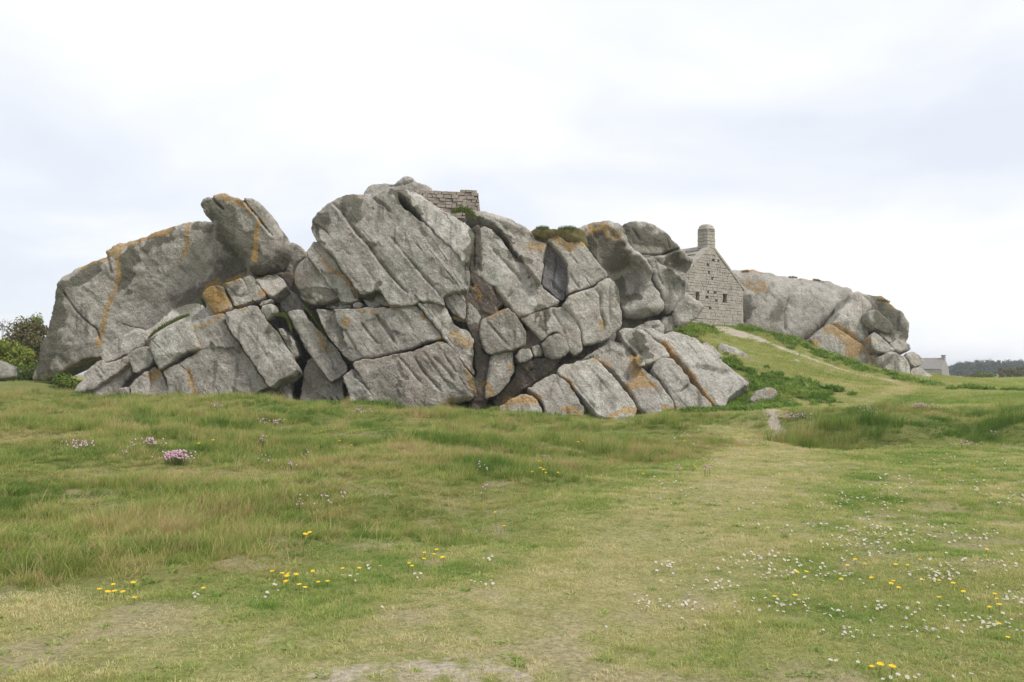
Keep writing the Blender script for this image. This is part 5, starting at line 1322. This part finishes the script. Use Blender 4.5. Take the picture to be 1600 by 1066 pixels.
# ------------------------------------------------------------------ flowers
M_WHITE = NT("daisy_petal").finish((0.66, 0.65, 0.63), .7, None, .2, .2)
M_PINKISH = NT("daisy_petal_rosy").finish((0.60, 0.49, 0.49), .7, None, .2, .2)
M_YELLOW = NT("yellow_petal").finish((0.85, 0.58, 0.02), .6, None, .2, .2)
M_PINK = NT("thrift_petal").finish((0.70, 0.45, 0.56), .7, None, .2, .2)
M_STEM = NT("flower_stem").finish((0.10, 0.15, 0.035), .8)

def hits(pp, lift=0.0):
    """where the sight lines of these pixels meet the ground"""
    pp = np.array(pp, float); ys = np.concatenate([np.arange(3.5, 20, .05), np.arange(20, 60, .15)])
    out = []
    for px, py in pp:
        a, b_ = ray(px, py)
        zz = EYE + b_ * ys; g = ground_h(a * ys, ys)
        k = np.argmax(zz < g + lift)
        out.append((a * ys[k], ys[k], g[k]) if zz[k] < g[k] + lift else None)
    return out

def flower_mesh(name, r, stem, npet, mats, disc=.35, cup=.25, pw=.9):
    v, f, mi = [], [], []
    for i in range(npet):
        a = 2 * math.pi * i / npet; w = math.pi / npet * pw
        b0 = len(v)
        for rr, da, zz in ((.25, -w * .6, 0), (.25, w * .6, 0), (.85, w, cup), (1.0, 0, cup * 1.1), (.85, -w, cup)):
            v.append((r * rr * math.cos(a + da), r * rr * math.sin(a + da), stem + r * zz))
        f.append([b0, b0 + 1, b0 + 2, b0 + 3, b0 + 4]); mi.append(0)
    b0 = len(v)
    for i in range(8):
        a = 2 * math.pi * i / 8; v.append((r * disc * math.cos(a), r * disc * math.sin(a), stem + r * .12))
    v.append((0, 0, stem + r * .28))
    for i in range(8): f.append([b0 + i, b0 + (i + 1) % 8, b0 + 8]); mi.append(1)
    tv, tf = tube_data((0, 0, -.01), (0, 0, stem), r * .1, r * .08, 4)
    f += [[k + len(v) for k in q] for q in tf]; mi += [2] * len(tf); v += tv
    me = bpy.data.meshes.new(name); me.from_pydata(v, [], f)
    for m in mats: me.materials.append(m)
    me.polygons.foreach_set("material_index", mi); me.update()
    return me

yl = [(156,885),(210,898),(177,915),(167,927),(180,926),(194,925),(208,914),(319,919),(427,860),(450,866),(449,877),(469,880),(476,882),(498,876),(512,874),(440,897),(454,896),(462,899),(447,911),(490,892),(488,836),(472,842),(536,888),(561,889),
 (334,695),(313,700),(502,676),(527,696),(546,695),(683,829),(694,841),(677,836),(663,865),(661,872),(645,885),(639,879),(834,736),(842,730),(852,738),(857,738),(870,737),(846,737),(904,696),(888,704),(913,692),(776,800),(788,800),(1004,725),(1086,730),(660,654),(672,656),(1070,694),(1080,696),
 (1210,932),(1242,932),(1244,894),(1258,894),(1325,885),(1350,881),(1337,875),(1317,907),(1363,903),(1397,908),(1391,913),(1403,919),(1400,884),(1418,882),(1437,875),(1467,906),(1442,908),(1489,914),(1506,924),(1468,934),(1559,936),(1561,948),(1546,950),(1560,974),(1553,927),(1574,995),(1540,859),(1392,1047),(1374,1042),(1362,1042),(1479,712),(1522,729),(1468,736)]
me_y = [flower_mesh("yellow_flower", .019, .05, 6, (M_YELLOW, M_YELLOW, M_STEM), .4, .3, 1.0), flower_mesh("yellow_flower", .021, .22, 6, (M_YELLOW, M_YELLOW, M_STEM), .4, .45, 1.0)]
hy = [q if q is None or tall_mask(np.array([q[0]]), np.array([q[1]]))[0] < .4 else p for q, p in zip(hits(yl, .05), hits(yl, .21))]
for (px, py), h_ in zip(yl, hy):
    if h_ is None: continue
    tallz = float(tall_mask(np.array([h_[0]]), np.array([h_[1]]))[0]) > .4
    o = bpy.data.objects.new("yellow_flower", me_y[int(tallz)]); link(o)
    sc_ = rng.uniform(.8, 1.15) * max(1, h_[1] / 10) ** .4
    o.location = h_; o.scale = (sc_,) * 3
    o.rotation_euler = (rng.normal(.12, .08), rng.normal(0, .1), rng.uniform(-.4, .4))
    if tallz: tag(o, "small yellow flower on a thin stem in the long grass", "flower", "yellow flowers in the long grass")
    else: tag(o, "small yellow flower low in the short turf", "flower", "yellow flowers in the short turf")

dz = [(1176,870,30,8,14),(1220,888,80,20,60),(1336,856,40,10,20),(1460,896,34,10,45),(1312,900,30,8,15),(1360,778,70,12,40),(1340,828,80,16,50),(1092,916,60,9,20),(1040,942,55,11,25),(1220,944,50,12,14),(1292,956,50,10,16),(1392,952,60,12,25),(1324,988,35,10,10),
 (1440,984,60,14,22),(1540,972,45,12,26),(1584,936,30,18,20),(1552,876,50,12,18),(1575,778,40,12,30),(1432,750,80,10,25),(1520,764,60,12,22),(1512,836,60,9,30),(1380,844,60,10,25),(1320,1032,20,8,4),(1440,1056,60,8,8),(756,872,18,4,6),(756,910,18,4,6),(652,900,8,4,4),(548,907,3,3,1),
 (940,984,4,4,1),(1036,884,30,9,12),(304,931,8,2,3),(408,932,14,7,5),(440,918,12,6,3),(548,896,16,6,4),(580,886,12,5,4),(596,948,3,3,1),(1052,760,50,16,18),(1072,680,30,6,15),(1300,800,160,50,50),(1450,860,120,60,40),(1480,720,90,12,24),(1150,930,140,40,20)]
dp = [(np.clip(px + rng.normal(0, sx) * .62, 4, 1596), min(1064, py + rng.normal(0, sy) * .62)) for px, py, sx, sy, n_ in dz for _ in range(n_)]
dh = sorted([h_ for h_ in hits(dp, .03) if h_ is not None], key=lambda q: q[1])
me_d = [flower_mesh("white_daisy", .0112, .035, 11, (M_WHITE, M_YELLOW, M_STEM), .3, .2), flower_mesh("white_daisy", .0098, .03, 9, (M_PINKISH, M_WHITE, M_STEM), .5, .5)]
for h_ in dh[:300]:
    o = bpy.data.objects.new("white_daisy", me_d[int(rng.random() < .35)]); link(o)
    sc_ = rng.uniform(.75, 1.2) * max(1, h_[1] / 7) ** .3
    o.location = h_; o.scale = (sc_,) * 3
    o.rotation_euler = (rng.normal(.35, .25), rng.normal(0, .25), rng.uniform(0, .5))
    tag(o, "small white daisy in the short turf", "flower", "daisies in the short turf")
rest = np.array(dh[300:]); n_ = len(rest)
pr_ = [bpy.data.objects.new("d", me) for me in me_d]
sc_ = rng.uniform(.8, 1.3, n_) * np.maximum(1, rest[:, 1] / 7) ** .35
scatter("distant_daisies", "specks of farther daisies sprinkled over the turf", "flowers", rest, np.stack([rng.normal(.4, .25, n_), rng.normal(0, .25, n_), rng.uniform(0, .5, n_)], 1), np.stack([sc_] * 3, 1), (rng.random(n_) < .35).astype(int), np.zeros(n_), pr_, M_WHITE)

# pink thrift cushions: many small round heads on thin stems
def thrift_mesh(w, n_, seed):
    r_ = np.random.default_rng(seed); v, f, mi = [], [], []
    for i in range(n_):
        x, y = r_.normal(0, w * .27), r_.normal(0, w * .22); hh = r_.uniform(.09, .2); rr = r_.uniform(.011, .017) * (1 if n_ > 12 else .75)
        b0 = len(v)
        for zz, q in ((-.6, .75), (.1, 1.0), (.75, .6)):
            for k in range(6):
                a = k * math.pi / 3; v.append((x + rr * q * math.cos(a), y + rr * q * math.sin(a), hh + rr * zz))
        v.append((x, y, hh + rr * 1.05))
        for l_ in range(2):
            for k in range(6): f.append([b0 + l_ * 6 + k, b0 + l_ * 6 + (k + 1) % 6, b0 + (l_ + 1) * 6 + (k + 1) % 6, b0 + (l_ + 1) * 6 + k]); mi.append(0)
        for k in range(6): f.append([b0 + 12 + k, b0 + 12 + (k + 1) % 6, b0 + 18]); mi.append(0)
        tv, tf = tube_data((x * .8, y * .8, -.02), (x, y, hh), .0022, .0018, 3)
        f += [[k + len(v) for k in q] for q in tf]; mi += [1] * len(tf); v += tv
    return v, f, mi
th = [(275,712,40,130,"largest and brightest pink thrift cushion in the long grass on the left"),(128,694,36,34,"pale pink thrift cushion nearest the left edge"),(236,690,30,34,"pink thrift cushion just above and left of the brightest one"),(208,696,10,8,"small thrift tuft between two pink cushions on the left"),
 (194,704,8,5,"few thrift heads left of the brightest cushion"),(338,634,22,20,"far thrift cushion below the low left outcrop"),(408,659,18,16,"thrift cushion midway up the bank, left of a pair"),(434,662,20,16,"thrift cushion midway up the bank, right of a pair"),(410,686,18,16,"thrift cushion below the pair midway up the bank"),
 (416,718,20,7,"scattered thrift heads right of the brightest cushion"),(452,726,24,8,"loose thrift heads in the middle of the left bank"),(480,709,8,4,"few thrift heads beside a dark grass hummock"),(466,783,16,6,"loose thrift heads above the yellow flowers, left of three"),(508,782,24,7,"loose thrift heads above the yellow flowers, middle of three"),
 (536,776,16,5,"loose thrift heads above the yellow flowers, right of three"),(568,642,28,24,"far thrift cushion below the green plants at the rock foot"),(856,718,12,7,"pair of pink thrift heads above the yellow flowers at the picture centre"),(756,728,30,8,"sparse thrift heads in the centre of the bank"),(756,766,14,6,"sparse thrift heads lower in the centre of the bank"),
 (1060,730,8,5,"thrift heads near the lawn edge, left of a pair"),(1104,732,20,9,"thrift heads near the lawn edge, right of a pair"),(1240,650,52,60,"long pink thrift drift behind the path gap"),(1440,634,56,70,"pale pink thrift drift on top of the right bank"),(1358,643,22,18,"small thrift patch on the left end of the right bank"),
 (1508,693,24,20,"thrift patch at the foot of the right bank"),(1558,676,18,14,"thrift patch on the right bank near the right edge")]
for i, ((px, py, w, nh, lb), h_) in enumerate(zip(th, hits([(a[0], a[1]) for a in th], .14))):
    if h_ is None: continue
    v, f, mi = thrift_mesh(w * h_[1] / F, nh, 300 + i)
    o = mesh_obj("sea_thrift", v, f, [M_PINK, M_STEM], None, smooth=True, mat_idx=mi)
    o.location = h_; tag(o, lb, "flowers", "pink thrift cushions")
